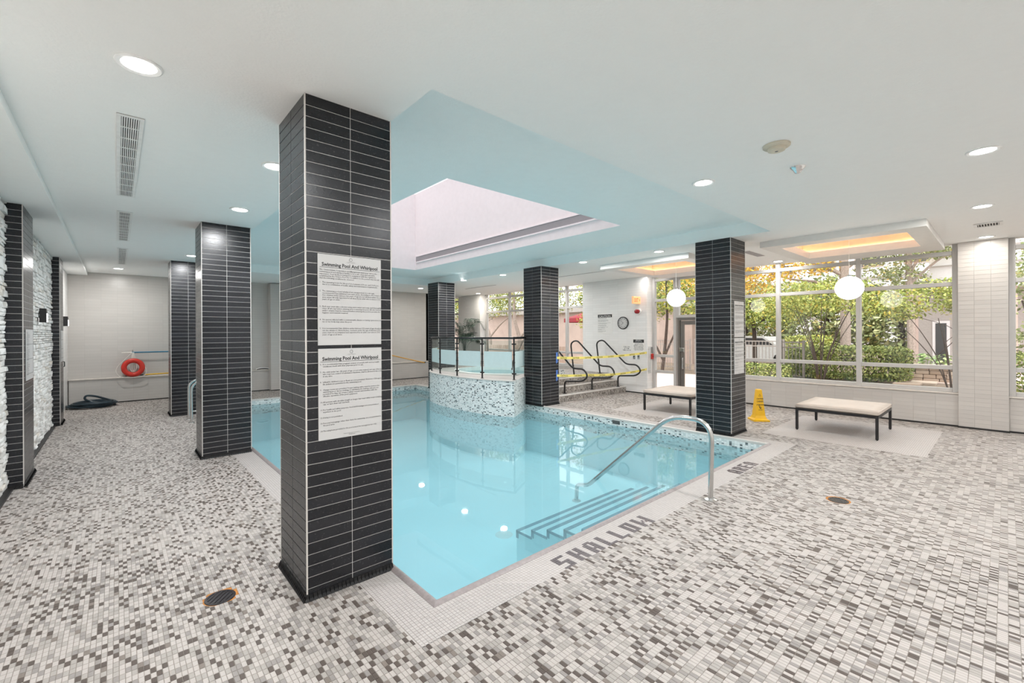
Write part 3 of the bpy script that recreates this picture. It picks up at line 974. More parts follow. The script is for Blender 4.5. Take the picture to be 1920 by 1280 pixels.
steps = empty('spa_steps', (0, 0, 0))
tag(steps, 'three wide mosaic steps leading up to the spa platform', 'steps', kind='thing')
for k, (y0, z1) in enumerate(((7.0, 0.158), (7.262, 0.322), (7.49, 0.485))):
    z0 = (0, 0.158, 0.322)[k]
    y1 = (7.262, 7.49, 7.6)[k]
    mb = MB(); mb.uv = []
    mb.quad((7.58, y0, z0), (XE, y0, z0), (XE, y0, z1 - 0.03), (7.58, y0, z1 - 0.03)); mb.uv += [(7.58, z0), (XE, z0), (XE, z1 - 0.03), (7.58, z1 - 0.03)]
    o = mb.build('riser', M['riser'], steps)
    MB().cbox(7.58, y0 - 0.012, z1 - 0.03, XE, y0 + 0.05, z1, 0.006).build('nosing', M['trim'], o)
    MB().quad((7.58, y0 + 0.05, z1 - 0.001), (XE, y0 + 0.05, z1 - 0.001), (XE, y1, z1 - 0.001), (7.58, y1, z1 - 0.001)).build('tread', M['floor'], steps)
mb = MB()
mb.v = [(9.0, 7.55, 0.484), (10.64, 7.55, 0.484), (10.64, 16.98, 0.484), (8.77, 16.98, 0.484), (8.77, 11.2, 0.484), (9.0, 11.2, 0.484), (7.6, 7.55, 0.484), (7.6, 7.96, 0.484), (9.0, 7.96, 0.484)]
mb.f = [(0, 1, 2, 3, 4, 5, 8), (6, 0, 8, 7)]
mb.quad((8.77, 11.2, 0), (8.77, 16.98, 0), (8.77, 16.98, 0.484), (8.77, 11.2, 0.484))
mb.build('platform', M['floor'], steps)

# ------------------------------------------------------------------ tiled columns
ROWS = 45
RH = H / ROWS
def tile_box(du, dv, out, m, face, gap=0.0016):
    """one glazed tile centred on its face, standing out along -Y ('y') or -X ('x') or +X ('X')"""
    a, b, c = du / 2 - gap, dv / 2 - gap, min(0.0012, gap)
    P = [(-a, -b, 0), (a, -b, 0), (a, b, 0), (-a, b, 0), (-a + c, -b + c, out), (a - c, -b + c, out), (a - c, b - c, out), (-a + c, b - c, out)]
    mb = MB()
    for p, q, o_ in P:
        if face == 'y': mb.v.append((p, -o_, q))
        elif face == 'x': mb.v.append((-o_, -p, q))
        elif face == 'X': mb.v.append((o_, p, q))
        else: mb.v.append((-p, o_, q))
    mb.f = [(4, 5, 6, 7), (0, 1, 5, 4), (1, 2, 6, 5), (2, 3, 7, 6), (3, 0, 4, 7)]
    return mb
TW = CW / 2
tb = {f: tile_box(TW, RH, TILE_OUT, None, f) for f in 'xyXY'}
tme = {f: tb[f].mesh('tile', M['ctile']) for f in 'xyXY'}
def cove_piece(name, n, L, axis, parent, loc):
    """row of small black cove tiles along the foot of a face"""
    mb = MB()
    p = L / n
    for k in range(n):
        a, b = k * p + 0.001, (k + 1) * p - 0.001
        pr = [(0, 0.040), (-0.006, 0.038), (-0.010, 0.018), (-0.022, 0.003), (-0.022, 0)]
        i = len(mb.v)
        for q in (a, b):
            for o_, z_ in pr:
                mb.v.append((q, o_, z_) if axis == 'y' else (o_, q, z_) if axis == 'x' else (-o_, q, z_))
        for q in range(len(pr) - 1): mb.f.append((i + q, i + q + 1, i + 5 + q + 1, i + 5 + q))
        mb.f.append(tuple(i + q for q in range(5))); mb.f.append(tuple(i + 5 + q for q in range(5)))
    o = mb.build(name, M['cove'], parent, loc=loc)
    o['kind'] = 'stuff'
    return o
def column(x, y, label):
    r = empty('tiled_column', (x, y, 0))
    tag(r, label, 'column', 'dark tiled columns round the pool', 'thing')
    MB().box(0, 0, 0, CW, CW, H).build('core', M['cgrout'], r)
    hid = MB()
    for k in range(ROWS):
        z_ = (k + 0.5) * RH
        for c in (0, 1):
            inst('tile', tme['y'], r, ((c + 0.5) * TW, 0, z_))
            inst('tile', tme['x'], r, (0, (c + 0.5) * TW, z_))
            for f, dx, dy in (('X', CW, (c + 0.5) * TW), ('Y', (c + 0.5) * TW, CW)):
                i = len(hid.v)
                hid.v += [(a + dx, b + dy, d + z_) for a, b, d in tb[f].v]
                hid.f += [tuple(i + q for q in ff) for ff in tb[f].f]
    o = hid.build('far_side_tiles', M['ctile'], r)
    o['kind'] = 'stuff'
    for a, b in ((0, 0), (CW, 0), (0, CW), (CW, CW)):
        sx, sy = (-1 if a == 0 else 1), (-1 if b == 0 else 1)
        q = TILE_OUT + 0.001
        MB().box(min(a, a + sx * q) - (0.004 if sx > 0 else 0), min(b, b + sy * q) - (0.004 if sy > 0 else 0), 0.03, max(a, a + sx * q) + (0.004 if sx < 0 else 0), max(b, b + sy * q) + (0.004 if sy < 0 else 0), H - 0.001).build('corner_trim', M['trim'], r)
    cove_piece('cove_base', 23, CW + 0.018, 'y', r, (-0.018, -0.004, 0))
    cove_piece('cove_base', 23, CW + 0.018, 'x', r, (-0.004, -0.018, 0))
    return r
column(0.863, 2.867, 'near black tiled column carrying the two large rule signs')
column(0.826, 7.035, 'dark tiled column second from the camera along the narrow walkway')
column(0.798, 11.123, 'dark tiled column farthest along the walkway, behind the pool ladder')
column(7.174, 2.882, 'blue-grey tiled column at the pool corner beside the yellow cone')
column(7.015, 6.876, 'tiled column between the curved spa wall and the spa steps')
column(6.927, 10.947, 'farthest tiled column behind the glass spa railing')

# piers on the stone wall: narrow tiled face towards the camera and a wide one to the room
def wall_pier(x0, x1, y0, y1, label, top=3.05):
    r = empty('tiled_wall_pier', (x1, y0, 0))
    tag(r, label, 'pier', 'tiled piers on the stone wall', 'thing')
    dx, dy = x1 - x0, y1 - y0
    MB().box(-dx, 0, 0, 0, dy, top).build('core', M['cgrout'], r)
    rows = 44
    rh = top / rows
    f1 = tile_box(dx, rh, TILE_OUT, None, 'y').mesh('tile', M['ctile'])
    f2 = tile_box(dy / 2, rh, TILE_OUT, None, 'X').mesh('tile', M['ctile'])
    for k in range(rows):
        z_ = (k + 0.5) * rh
        inst('tile', f1, r, (-dx / 2, 0, z_))
        inst('tile', f2, r, (0, dy * 0.25, z_)); inst('tile', f2, r, (0, dy * 0.75, z_))
    MB().box(-0.004, -TILE_OUT - 0.001, 0.02, TILE_OUT + 0.001, 0.004, top - 0.001).build('corner_trim', M['trim'], r)
    cove_piece('cove_base', max(4, int(dx / 0.0245)), dx, 'y', r, (-dx, -0.006, 0))
    cove_piece('cove_base', int(dy / 0.0245), dy, 'X', r, (0.006, 0, 0))
wall_pier(-0.90, -0.76, 7.06, 7.82, 'dark tiled wall pier at the picture edge, between two stone wall bays')
wall_pier(-0.90, -0.78, 11.43, 12.08, 'dark tiled wall pier at the far end of the stone wall')

# ------------------------------------------------------------------ walls
wall_l = struct('wall_left', MB().box(-1.1, 5.9, 0, -0.90, 12.0, H), M['stone_back'])
struct('wall_left_entry', MB().box(-1.1, -3.0, 0, -0.88, 5.9, H), M['stone'])
struct('wall_left_end', MB().box(-1.1, 12.0, 0, -0.86, YB + 0.2, H), M['walltile_y_lit'])
stones = []
def ledger(y0, y1, ztop):
    z_ = 0.02
    while z_ < ztop:
        h_ = min(rng.choice((0.035, 0.045, 0.055, 0.07)), ztop - z_)
        y_ = y0
        while y_ < y1 - 0.001:
            L = min(rng.uniform(0.10, 0.36), y1 - y_)
            if y1 - y_ - L < 0.06: L = y1 - y_
            stones.append((y_, y_ + L, z_, z_ + h_, rng.uniform(0.008, 0.034)))
            y_ += L
        z_ += h_
ledger(5.9, 7.06, 3.05)
ledger(7.82, 11.43, 3.05)
def area_px(s_):
    p = pix(-0.88, (s_[0] + s_[1]) / 2)
    return 0 if p is None or not -30 < p[0] < 1950 else (s_[1] - s_[0]) * (s_[3] - s_[2]) / p[2] ** 3
stones.sort(key=area_px, reverse=True)
def stone_mesh(mb, s_):
    y0, y1, z0, z1, d = s_
    g = 0.0022
    j = lambda q: rng.uniform(-q, q)
    i = len(mb.v)
    mb.v += [(-0.90, y0 + g, z0 + g), (-0.90, y1 - g, z0 + g), (-0.90, y1 - g, z1 - g), (-0.90, y0 + g, z1 - g)]
    mb.v += [(-0.90 + d + j(0.008), y0 + g + abs(j(0.006)), z0 + g + abs(j(0.004))), (-0.90 + d + j(0.008), y1 - g - abs(j(0.006)), z0 + g + abs(j(0.004))),
             (-0.90 + d + j(0.008), y1 - g - abs(j(0.006)), z1 - g - abs(j(0.004))), (-0.90 + d + j(0.008), y0 + g + abs(j(0.006)), z1 - g - abs(j(0.004)))]
    mb.v.append((-0.90 + d + 0.006 + j(0.008), (y0 + y1) / 2 + j(0.04), (z0 + z1) / 2))
    mb.f += [tuple(i + q for q in f) for f in ((0, 1, 5, 4), (1, 2, 6, 5), (2, 3, 7, 6), (3, 0, 4, 7), (4, 5, 8), (5, 6, 8), (6, 7, 8), (7, 4, 8))]
for s_ in stones[:300]:
    mb = MB(); stone_mesh(mb, s_); mb.build('stone', M['stone'], wall_l)
mb = MB()
for s_ in stones[300:]: stone_mesh(mb, s_)
o = mb.build('ledger_stones', M['stone'], wall_l); o['kind'] = 'stuff'
struct('baseboard_left', MB().box(-0.90, -3, 0, -0.83, 7.06, 0.022).box(-0.90, 7.82, 0, -0.83, 11.43, 0.022), M['black_base'])

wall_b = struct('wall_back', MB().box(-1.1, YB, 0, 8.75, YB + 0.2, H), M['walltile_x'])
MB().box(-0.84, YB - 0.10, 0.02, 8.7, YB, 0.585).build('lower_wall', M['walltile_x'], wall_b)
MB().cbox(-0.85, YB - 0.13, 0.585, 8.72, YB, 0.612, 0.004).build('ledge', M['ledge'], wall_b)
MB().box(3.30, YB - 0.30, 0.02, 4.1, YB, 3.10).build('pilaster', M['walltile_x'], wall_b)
struct('baseboard_back', MB().box(-0.84, YB - 0.106, 0, 8.7, YB - 0.10, 0.025).box(3.30, YB - 0.306, 0, 4.1, YB - 0.30, 0.025), M['black_base'])
struct('wall_back_platform', MB().box(8.75, 17.0, 0, XR + 0.2, 17.2, H).box(8.6, YB, 0, 8.75, 17.0, H), M['walltile_x'])
struct('wall_front', MB().box(-1.1, -3.2, 0, XR + 0.3, -3.0, H), M['white'])

# exit wall: thick pier between the door and the platform window, with its lit return
wall_e = struct('wall_exit', MB().box(XE, 6.335, 0, XR + 0.12, 8.50, H), M['walltile_y_lit'])
struct('wall_platform_pier', MB().box(XE, 13.55, 0, XR + 0.12, 15.0, H), M['walltile_y_lit'])
struct('baseboard_exit', MB().box(XE - 0.008, 6.325, 0, XE, 7.0, 0.028), M['black_base'])
# sill wall under the big window, single tiles on it
wall_r = struct('wall_right', MB().box(10.66, -3.0, 0, XR + 0.12, 0.0, 0.56).box(10.66, 0.54, 0, XR + 0.12, 4.52, 0.56).box(10.66, 8.50, 0.484, XR + 0.12, 13.55, 0.56 + 0.0), M['wgrout'])
wt = tile_box(0.29, 0.0685, 0.002, None, 'x', 0.001).mesh('tile', M['wtile'])
for k in range(13):
    for q in range(8):
        y_ = 0.545 + (k + 0.5) * 0.29
        if y_ + 0.145 > 4.52: continue
        inst('tile', wt, wall_r, (10.66, y_, 0.012 + (q + 0.5) * 0.0685))
for k in range(3):
    for q in range(8):
        inst('tile', wt, wall_r, (10.66, -0.03 - (k + 0.5) * 0.29, 0.012 + (q + 0.5) * 0.0685))
MB().cbox(10.635, 0.55, 0.556, XR, 4.52, 0.575, 0.003).build('window_ledge', M['ledge'], wall_r)
MB().cbox(10.635, -3, 0.556, XR, -0.02, 0.575, 0.003).build('window_ledge', M['ledge'], wall_r)
struct('baseboard_right', MB().box(10.648, 0.55, 0, 10.656, 4.52, 0.028).box(10.648, -3, 0, 10.656, -0.02, 0.028), M['black_base'])
wall_p = struct('wall_pier', MB().box(10.60, -0.02, 0, XR + 0.15, 0.55, H), M['wgrout'])
wt2 = tile_box(0.19, 0.0702, 0.002, None, 'x', 0.001).mesh('tile', M['wtile'])
for c in range(3):
    for q in range(44):
        inst('tile', wt2, wall_p, (10.60, -0.02 + (c + 0.5) * 0.19, 0.03 + (q + 0.5) * 0.0702))
MB().box(10.588, -0.03, 0, 10.596, 0.56, 0.028).build('base_strip', M['black_base'], wall_p)

# ------------------------------------------------------------------ ceiling with its recess, light well and lamp trays
RC = (1.43, 7.20, 2.32, 12.0)
WELL = (2.66, 5.88, 4.02, 10.4)
ZR, ZT = 3.31, 5.3
trays = [(7.95, 10.55, 0.70, 2.72), (7.95, 10.55, 3.95, 5.97)]
opens = [(8.27, 9.82, 0.93, 2.50), (8.27, 9.82, 4.18, 5.75)]
coves = [(a - 0.14, b + 0.14, c - 0.14, d + 0.14) for a, b, c, d in opens]
verts, faces = cells_minus(-1.1, XR + 0.12, -3.2, 17.2, [RC] + coves)
mb = MB(); mb.v = [(x, y, H) for x, y in verts]; mb.f = faces
ceil = struct('ceiling', mb, M['ceiling'])
mb = MB()
x0, x1, y0, y1 = RC
for a, b in (((x0, y0), (x1, y0)), ((x1, y0), (x1, y1)), ((x1, y1), (x0, y1)), ((x0, y1), (x0, y0))):
    mb.quad((*a, H), (*b, H), (*b, ZR), (*a, ZR))
v2, f2 = cells_minus(x0, x1, y0, y1, [WELL])
i = len(mb.v); mb.v += [(x, y, ZR) for x, y in v2]; mb.f += [tuple(i + k for k in f) for f in f2]
mb.build('recess', M['recess'], ceil)
mb = MB()
x0, x1, y0, y1 = WELL
for a, b in (((x0, y0), (x1, y0)), ((x1, y0), (x1, y1)), ((x1, y1), (x0, y1)), ((x0, y1), (x0, y0))):
    mb.quad((*a, ZR), (*b, ZR), (*b, ZT), (*a, ZT))
mb.build('light_well', M['well'], ceil)
MB().quad((x0, y0, ZT), (x1, y0, ZT), (x1, y1, ZT), (x0, y1, ZT)).build('skylight_glass', M['skyglass'], ceil)
# linear grille along the well wall
MB().box(x1 - 0.02, y0 + 0.35, 3.515, x1 - 0.001, y1 - 0.06, 3.635).build('linear_grille', M['greygrille'], ceil)
MB().box(x1 - 0.03, y0 + 0.35, 3.485, x1 - 0.001, y1 - 0.06, 3.512).build('grille_lip', M['well'], ceil)
MB().box(x1 - 0.03, y0 + 0.35, 3.638, x1 - 0.001, y1 - 0.06, 3.655).build('grille_lip', M['well'], ceil)
MB().box(-1.0, -3.0, 3.05, -0.52, YB, H - 0.001).build('bulkhead', M['ceiling'], ceil)
for (ox0, ox1, oy0, oy1), (ix0, ix1, iy0, iy1), (kx0, kx1, ky0, ky1) in zip(trays, opens, coves):
    mb = MB()
    ZL = 3.02
    for a, b in (((ox0, oy0), (ox1, oy0)), ((ox1, oy0), (ox1, oy1)), ((ox1, oy1), (ox0, oy1)), ((ox0, oy1), (ox0, oy0))):
        mb.quad((*a, ZL), (*b, ZL), (*b, H), (*a, H))
    v2, f2 = cells_minus(ox0, ox1, oy0, oy1, [(ix0, ix1, iy0, iy1)])
    i = len(mb.v); mb.v += [(x, y, ZL) for x, y in v2]; mb.f += [tuple(i + k for k in f) for f in f2]
    for a, b in (((ix0, iy0), (ix1, iy0)), ((ix1, iy0), (ix1, iy1)), ((ix1, iy1), (ix0, iy1)), ((ix0, iy1), (ix0, iy0))):
        mb.quad((*a, ZL), (*b, ZL), (*b, H + 0.02), (*a, H + 0.02))
    v2, f2 = cells_minus(kx0, kx1, ky0, ky1, [(ix0, ix1, iy0, iy1)])
    i = len(mb.v); mb.v += [(x, y, H + 0.02) for x, y in v2]; mb.f += [tuple(i + k for k in f) for f in f2]
    tr = mb.build('ceiling_tray', M['white'], ceil)
    mb = MB()
    for a, b in (((kx0, ky0), (kx1, ky0)), ((kx1, ky0), (kx1, ky1)), ((kx1, ky1), (kx0, ky1)), ((kx0, ky1), (kx0, ky0))):
        mb.quad((*a, H + 0.0), (*b, H + 0.0), (*b, 3.30), (*a, 3.30))
    mb.build('cove', M['cove_paint'], tr)
    MB().quad((kx0, ky0, 3.30), (kx1, ky0, 3.30), (kx1, ky1, 3.30), (kx0, ky1, 3.30)).build('tray_top', M['white'], tr)
    mb = MB()
    q = 0.025
    mb.tube([(kx0 + q, ky0 + q, H + 0.028), (kx1 - q, ky0 + q, H + 0.028), (kx1 - q, ky1 - q, H + 0.028), (kx0 + q, ky1 - q, H + 0.028)], 0.006, 6, True)
    mb.build('rope_light', M['rope_light'], tr)

# ------------------------------------------------------------------ glazing
def window(name, ya, yb, mull, z0=0.575, zs=(1.0, 2.44, 2.97), ztop=H):
    r = empty(name, (XR, ya, 0))
    r['kind'] = 'structure'
    d0, d1 = -0.05, 0.05
    ys = [0.0] + [m - ya for m in mull] + [yb - ya]
    for k, y_ in enumerate(ys):
        w_ = 0.038
        c = min(max(y_, w_), yb - ya - w_)
        MB().cbox(d0, c - w_, z0, d1, c + w_, ztop, 0.004).build('mullion', M['frame'], r)
    hz = [z0 + 0.035] + list(zs)
    for a, b in zip(ys, ys[1:]):
        a2, b2 = a + (0.076 if a == 0 else 0.038), b - (0.076 if b == ys[-1] else 0.038)
        for z_ in hz:
            MB().cbox(d0 + 0.004, a2, z_ - 0.035, d1 - 0.004, b2, z_ + 0.035, 0.004).build('transom', M['frame'], r)
        zz = hz + [ztop + 0.03]
        for c, d in zip(zz, zz[1:]):
            MB().box(-0.004, a2, c + 0.035, 0.004, b2, d - 0.035).build('pane', M['glass'], r)
    return r
window('window_1', 0.55, 4.52, [1.915, 3.315])
window('window_2', -3.0, -0.02, [-1.4])
window('window_3', 8.50, 13.55, [9.38, 10.9, 12.15], 0.575)
window('window_4', 15.0, 17.0, [15.3], 0.575)
# side light and panel above the door
window('window_5', 5.66, 6.335, [], 0.02, (0.59, 1.01, 2.48, 3.02))
r = window('window_6', 4.52, 5.66, [], 2.0, (2.48, 3.02))
door = empty('door_1', (XR, 4.60, 0))
door['kind'] = 'structure'
MB().box(-0.05, 0.0, 0.0, 0.04, 0.06, 2.0).box(-0.05, 0.96, 0, 0.04, 1.02, 2.0).box(-0.05, 0.06, 1.93, 0.04, 0.96, 2.0).build('door_frame', M['doorframe'], door)
MB().box(-0.03, 0.08, 0.02, 0.02, 0.17, 1.92).box(-0.03, 0.86, 0.02, 0.02, 0.95, 1.92).box(-0.03, 0.17, 1.82, 0.02, 0.86, 1.92).box(-0.03, 0.17, 0.02, 0.02, 0.86, 0.25).build('leaf_frame', M['doorframe'], door)
MB().box(-0.008, 0.17, 0.25, 0.0, 0.86, 1.82).build('pane', M['glass'], door)
MB().tube(fillet([(-0.03, 0.90, 0.98), (-0.10, 0.86, 0.98), (-0.10, 0.86, 0.70), (-0.03, 0.90, 0.70)], 0.03), 0.011, 8).build('pull_handle', M['chrome'], door, True)
MB().cbox(-0.055, 0.85, 1.13, -0.03, 0.97, 1.23, 0.004).build('lock_case', M['steel'], door)

# ------------------------------------------------------------------ ceiling lamps
def downlight(x, y, label, warm=0.0, z=H, power=1.0, rad=0.105):
    r = empty('downlight', (x, y, z))
    tag(r, label, 'ceiling light', 'recessed round downlights')
    MB().lathe([(rad, -0.001), (rad, -0.008), (rad * 0.93, -0.012), (rad * 0.74, -0.007), (rad * 0.74, -0.001)], 28).build('trim_ring', M['grille'], r, True)
    MB().lathe([(0.0001, -0.008), (rad * 0.4, -0.009), (rad * 0.74, -0.006)], 28).build('lens', M['lens'], r, True)
    ld = bpy.data.lights.new('downlight_lamp', 'AREA')
    ld.shape = 'DISK'
    ld.size = rad * 1.5
    ld.energy = LAMP_W * power
    ld.color = (0.97 + 0.03 * warm, 0.985 - 0.07 * warm, 1.0 - 0.22 * warm)
    lo = bpy.data.objects.new('downlight_lamp', ld)
    COL.objects.link(lo); lo.parent = r; lo.location = (0, 0, -0.014)
    return r
DL = [(0.094, 3.163, 'round downlight nearest the camera, above the near column', 0.0), (1.04, 4.30, 'round downlight just behind the near column', 0.0),
      (1.09, 6.06, 'round downlight in front of the second walkway column', 0.0), (1.05, 10.2, 'round downlight by the farthest walkway column', 0.0),
      (0.02, 13.2, 'round downlight beyond the last long ceiling vent', 0.3), (4.34, 2.0, 'round downlight above the shallow end of the pool, beside the recess', 0.0),
      (5.32, 0.126, 'round downlight largest of the three near the tiled window pier', 0.2), (7.69, 0.19, 'round downlight between the small square vent and the larger lamp', 0.5),
      (10.25, 0.215, 'round downlight lighting the white tiled window pier', 0.6), (7.42, 4.25, 'round downlight left of the blue-grey corner column', 0.2),
      (7.32, 5.94, 'round downlight just right of the column by the spa steps', 0.2), (7.35, 8.57, 'round downlight above the curved spa railing', 0.2),
      (7.25, 10.15, 'round downlight above the farthest tiled column', 0.2), (7.45, 12.85, 'round downlight near the back wall behind the pool end', 0.4),
      (10.40, 3.21, 'round downlight at the head of the big window', 0.5), (10.28, 6.25, 'round downlight beside the exit sign', 0.4),
      (9.9, 9.3, 'round downlight in front of the platform window', 0.4), (10.1, 13.2, 'round downlight above the potted palm', 0.9)]
for x, y, lb, wm in DL: downlight(x, y, lb, wm, power={10.25: 0.20, 10.28: 0.12}.get(x, 0.5 if x > 9.8 else 1.0))
for k, (x, y) in enumerate(((1.05, 8.2), (2.2, -1.2), (5.3, -1.6), (8.6, -1.6), (-0.1, 0.6), (2.70, 0.06), (0.2, -1.7), (10.1, -1.4), (1.3, 0.9))):  # apart from the hidden and top-edge ones, fill lamps added to brighten the room
    downlight(x, y, power=(1.0, 0.7, 0.7, 0.7, 0.8, 0.8, 0.7, 0.5, 0.6)[k], label=['round downlight hidden behind the second walkway column', 'added fill downlight over the floor behind the camera, first of the row', 'added fill downlight over the floor behind the camera, middle of the row', 'added fill downlight over the floor behind the camera, last of the row', 'added unseen fill downlight beside the stone wall', 'round downlight just beyond the top edge of the picture', 'added fill downlight at the corner behind the camera', 'added fill downlight by the window behind the camera', 'added unseen fill downlight right above the camera'][k])

def globe_pendant(x, y, z, label, q=0.2, ztop=3.30):
    r = empty('globe_pendant', (x, y, z))
    tag(r, label, 'pendant lamp', 'white globe pendants')
    n = 18
    MB().lathe([(q * math.sin(math.pi * k / n) + 0.0001, -0.975 * q * math.cos(math.pi * k / n)) for k in range(n + 1)], 32).build('globe', M['globe'], r, True)
    MB().tube([(0, 0, q * 0.95), (0, 0, ztop - z)], 0.003, 6).build('cord', M['grille'], r)
    MB().lathe([(0.0001, q - 0.015), (0.03, q - 0.012), (0.03, q + 0.015), (0.0001, q + 0.02)], 16).build('cap', M['chrome'], r, True)
    return r
globe_pendant(8.80, 1.69, 2.333, 'white globe pendant hanging in front of the big window', 0.191)
globe_pendant(8.53, 4.505, 2.334, 'white globe pendant hanging in front of the glass door', 0.182)

def sconce(y, label):
    r = empty('wall_sconce', (-0.86, y, 1.93))
    tag(r, label, 'wall lamp')
    MB().cbox(0, -0.06, -0.10, 0.075, 0.06, 0.105, 0.006).build('housing', M['black'], r)
    MB().box(0.073, -0.035, -0.095, 0.081, 0.05, 0.03).build('lens', M['sconce_lens'], r)
    MB().box(0.02, 0.058, -0.09, 0.073, 0.064, 0.03).build('lens', M['sconce_lens'], r)
sconce(9.55, 'black box wall lamp on the white stone wall')
sconce(13.35, 'black box wall lamp past the far tiled pier, above the hose')

# ------------------------------------------------------------------ vents and small ceiling fittings
def long_vent(y0, y1, label, x0=0.0, x1=0.145):
    r = empty('ceiling_vent', (x0, y0, H))
    tag(r, label, 'vent', 'long ceiling vents')
    w_, l_ = x1 - x0, y1 - y0
    MB().box(0, 0, -0.003, w_, l_, -0.0005).build('duct_opening', M['dark_void'], r)
    q = 0.024
    MB().box(0, 0, -0.009, q, l_, -0.001).box(w_ - q, 0, -0.009, w_, l_, -0.001).box(q, 0, -0.009, w_ - q, q, -0.001).box(q, l_ - q, -0.009, w_ - q, l_, -0.001).build('frame', M['grille'], r)
    n = 8
    for k in range(n):
        x_ = q + (w_ - 2 * q) * (k + 0.5) / n
        MB().box(x_ - 0.0032, q, -0.010, x_ + 0.0032, l_ - q, -0.003).build('slat', M['grille'], r)
    n2 = 10
    for k in range(1, n2):
        y_ = l_ * k / n2
        MB().box(q, y_ - 0.006, -0.007, w_ - q, y_ + 0.006, -0.003).build('cross_bar', M['grille'], r)
long_vent(3.94, 6.25, 'long white ceiling vent nearest the camera')
long_vent(7.06, 9.22, 'long white ceiling vent, middle of the row of three')
long_vent(10.08, 12.33, 'long white ceiling vent farthest down the walkway')
r = empty('ceiling_vent', (8.93, 0.03, H))
tag(r, 'small square ceiling vent between two lamps near the window pier', 'vent')
MB().box(0, 0, -0.003, 0.30, 0.28, -0.0005).build('duct_opening', M['dark_void'], r)
MB().box(0, 0, -0.012, 0.30, 0.035, -0.001).box(0, 0.245, -0.012, 0.30, 0.28, -0.001).box(0, 0.035, -0.012, 0.03, 0.245, -0.001).box(0.27, 0.035, -0.012, 0.30, 0.245, -0.001).build('frame', M['grille'], r)
for k in range(8):
    MB().box(0.03, 0.04 + k * 0.027, -0.010, 0.27, 0.047 + k * 0.027, -0.003).build('slat', M['grille'], r)
def slot(x0, y0, x1, y1, label):
    r = empty('slot_diffuser', (x0, y0, H))
    tag(r, label, 'diffuser', 'linear slot diffusers')
    MB().box(0, 0, -0.006, x1 - x0, y1 - y0, -0.0005).build('frame', M['grille'], r)
    MB().box(0.012, 0.012, -0.008, x1 - x0 - 0.012, y1 - y0 - 0.012, -0.005).build('slot', M['greygrille'], r)
slot(8.72, 6.42, 8.79, 8.2, 'thin linear slot diffuser in the ceiling above the spa steps')
slot(8.68, 10.5, 8.75, 12.1, 'thin linear slot diffuser in the ceiling beyond the spa railing')
slot(8.62, 3.12, 9.42, 3.28, 'short grey slot diffuser behind the blue-grey corner column')
r = empty('smoke_detector', (3.914, 1.215, H))
tag(r, 'round beige smoke detector on the ceiling', 'detector')
MB().lathe([(0.097, -0.001), (0.097, -0.014), (0.086, -0.022), (0.062, -0.024), (0.060, -0.045), (0.048, -0.050), (0.0001, -0.050)], 32).build('housing', M['beige_plastic'], r, True)
MB().lathe([(0.012, -0.050), (0.012, -0.052), (0.0001, -0.052)], 12).build('test_button', M['greyink'], r)
r = empty('ceiling_sensor', (4.575, 1.25, H))
tag(r, 'small chrome cone sensor on the ceiling beside the smoke detector', 'sensor')
MB().lathe([(0.062, -0.001), (0.058, -0.012), (0.040, -0.030), (0.038, -0.034), (0.034, -0.036), (0.026, -0.050), (0.024, -0.053), (0.012, -0.060), (0.0001, -0.061)], 28).build('housing', M['chrome'], r, True)
MB().lathe([(0.064, -0.0005), (0.064, -0.004), (0.060, -0.004)], 28).build('base_ring', M['grille'], r)

# ------------------------------------------------------------------ benches
def bench(x0, x1, y0, y1, label):
    r = empty('bench', ((x0 + x1) / 2, (y0 + y1) / 2, 0))
    tag(r, label, 'bench', 'low upholstered benches')
    a, b = (x1 - x0) / 2, (y1 - y0) / 2
    t = 0.018
    for sx in (-1, 1):
        for sy in (-1, 1):
            lg = MB().box(sx * a - (t * 2 if sx > 0 else 0), sy * b - (t * 2 if sy > 0 else 0), 0.012, sx * a + (t * 2 if sx < 0 else 0), sy * b + (t * 2 if sy < 0 else 0), 0.325).build('leg', M['black'], r)
            MB().lathe([(0.0001, 0), (0.013, 0), (0.013, 0.012), (0.0001, 0.012)], 10, (sx * (a - t), sy * (b - t), 0)).build('foot', M['black'], lg)
    MB().box(-a, -b, 0.325, a, -b + 0.036, 0.365).box(-a, b - 0.036, 0.325, a, b, 0.365).box(-a, -b + 0.036, 0.325, -a + 0.036, b - 0.036, 0.365).box(a - 0.036, -b + 0.036, 0.325, a, b - 0.036, 0.365).build('frame', M['black'], r)
    bm = bmesh.new()
    bmesh.ops.create_cube(bm, size=1.0)
    bmesh.ops.subdivide_edges(bm, edges=bm.edges[:], cuts=6, use_grid_fill=True)
    for v in bm.verts:
        u, q = v.co.x * 2, v.co.y * 2
        crown = (1 - u ** 4) * (1 - q ** 4)
        v.co.x *= 2 * (a + 0.004) * (1 - 0.012 * (v.co.z > 0.45)); v.co.y *= 2 * (b + 0.004) * (1 - 0.012 * (v.co.z > 0.45))
        v.co.z = 0.400 + v.co.z * 0.066 + (0.012 * crown if v.co.z > 0.3 else 0)
    bmesh.ops.bevel(bm, geom=[e for e in bm.edges if e.is_manifold and e.calc_face_angle(0) > 0.8], offset=0.010, segments=2, affect='EDGES')
    me = bpy.data.meshes.new('cushion'); bm.to_mesh(me); bm.free()
    me.materials.append(M['cushion'])
    me.polygons.foreach_set('use_smooth', [True] * len(me.polygons))
    inst('cushion', me, r)
bench(8.45, 9.60, 1.28, 2.36, 'beige upholstered bench in front of the big window')
bench(8.25, 9.36, 4.07, 5.10, 'beige upholstered bench in front of the glass door')

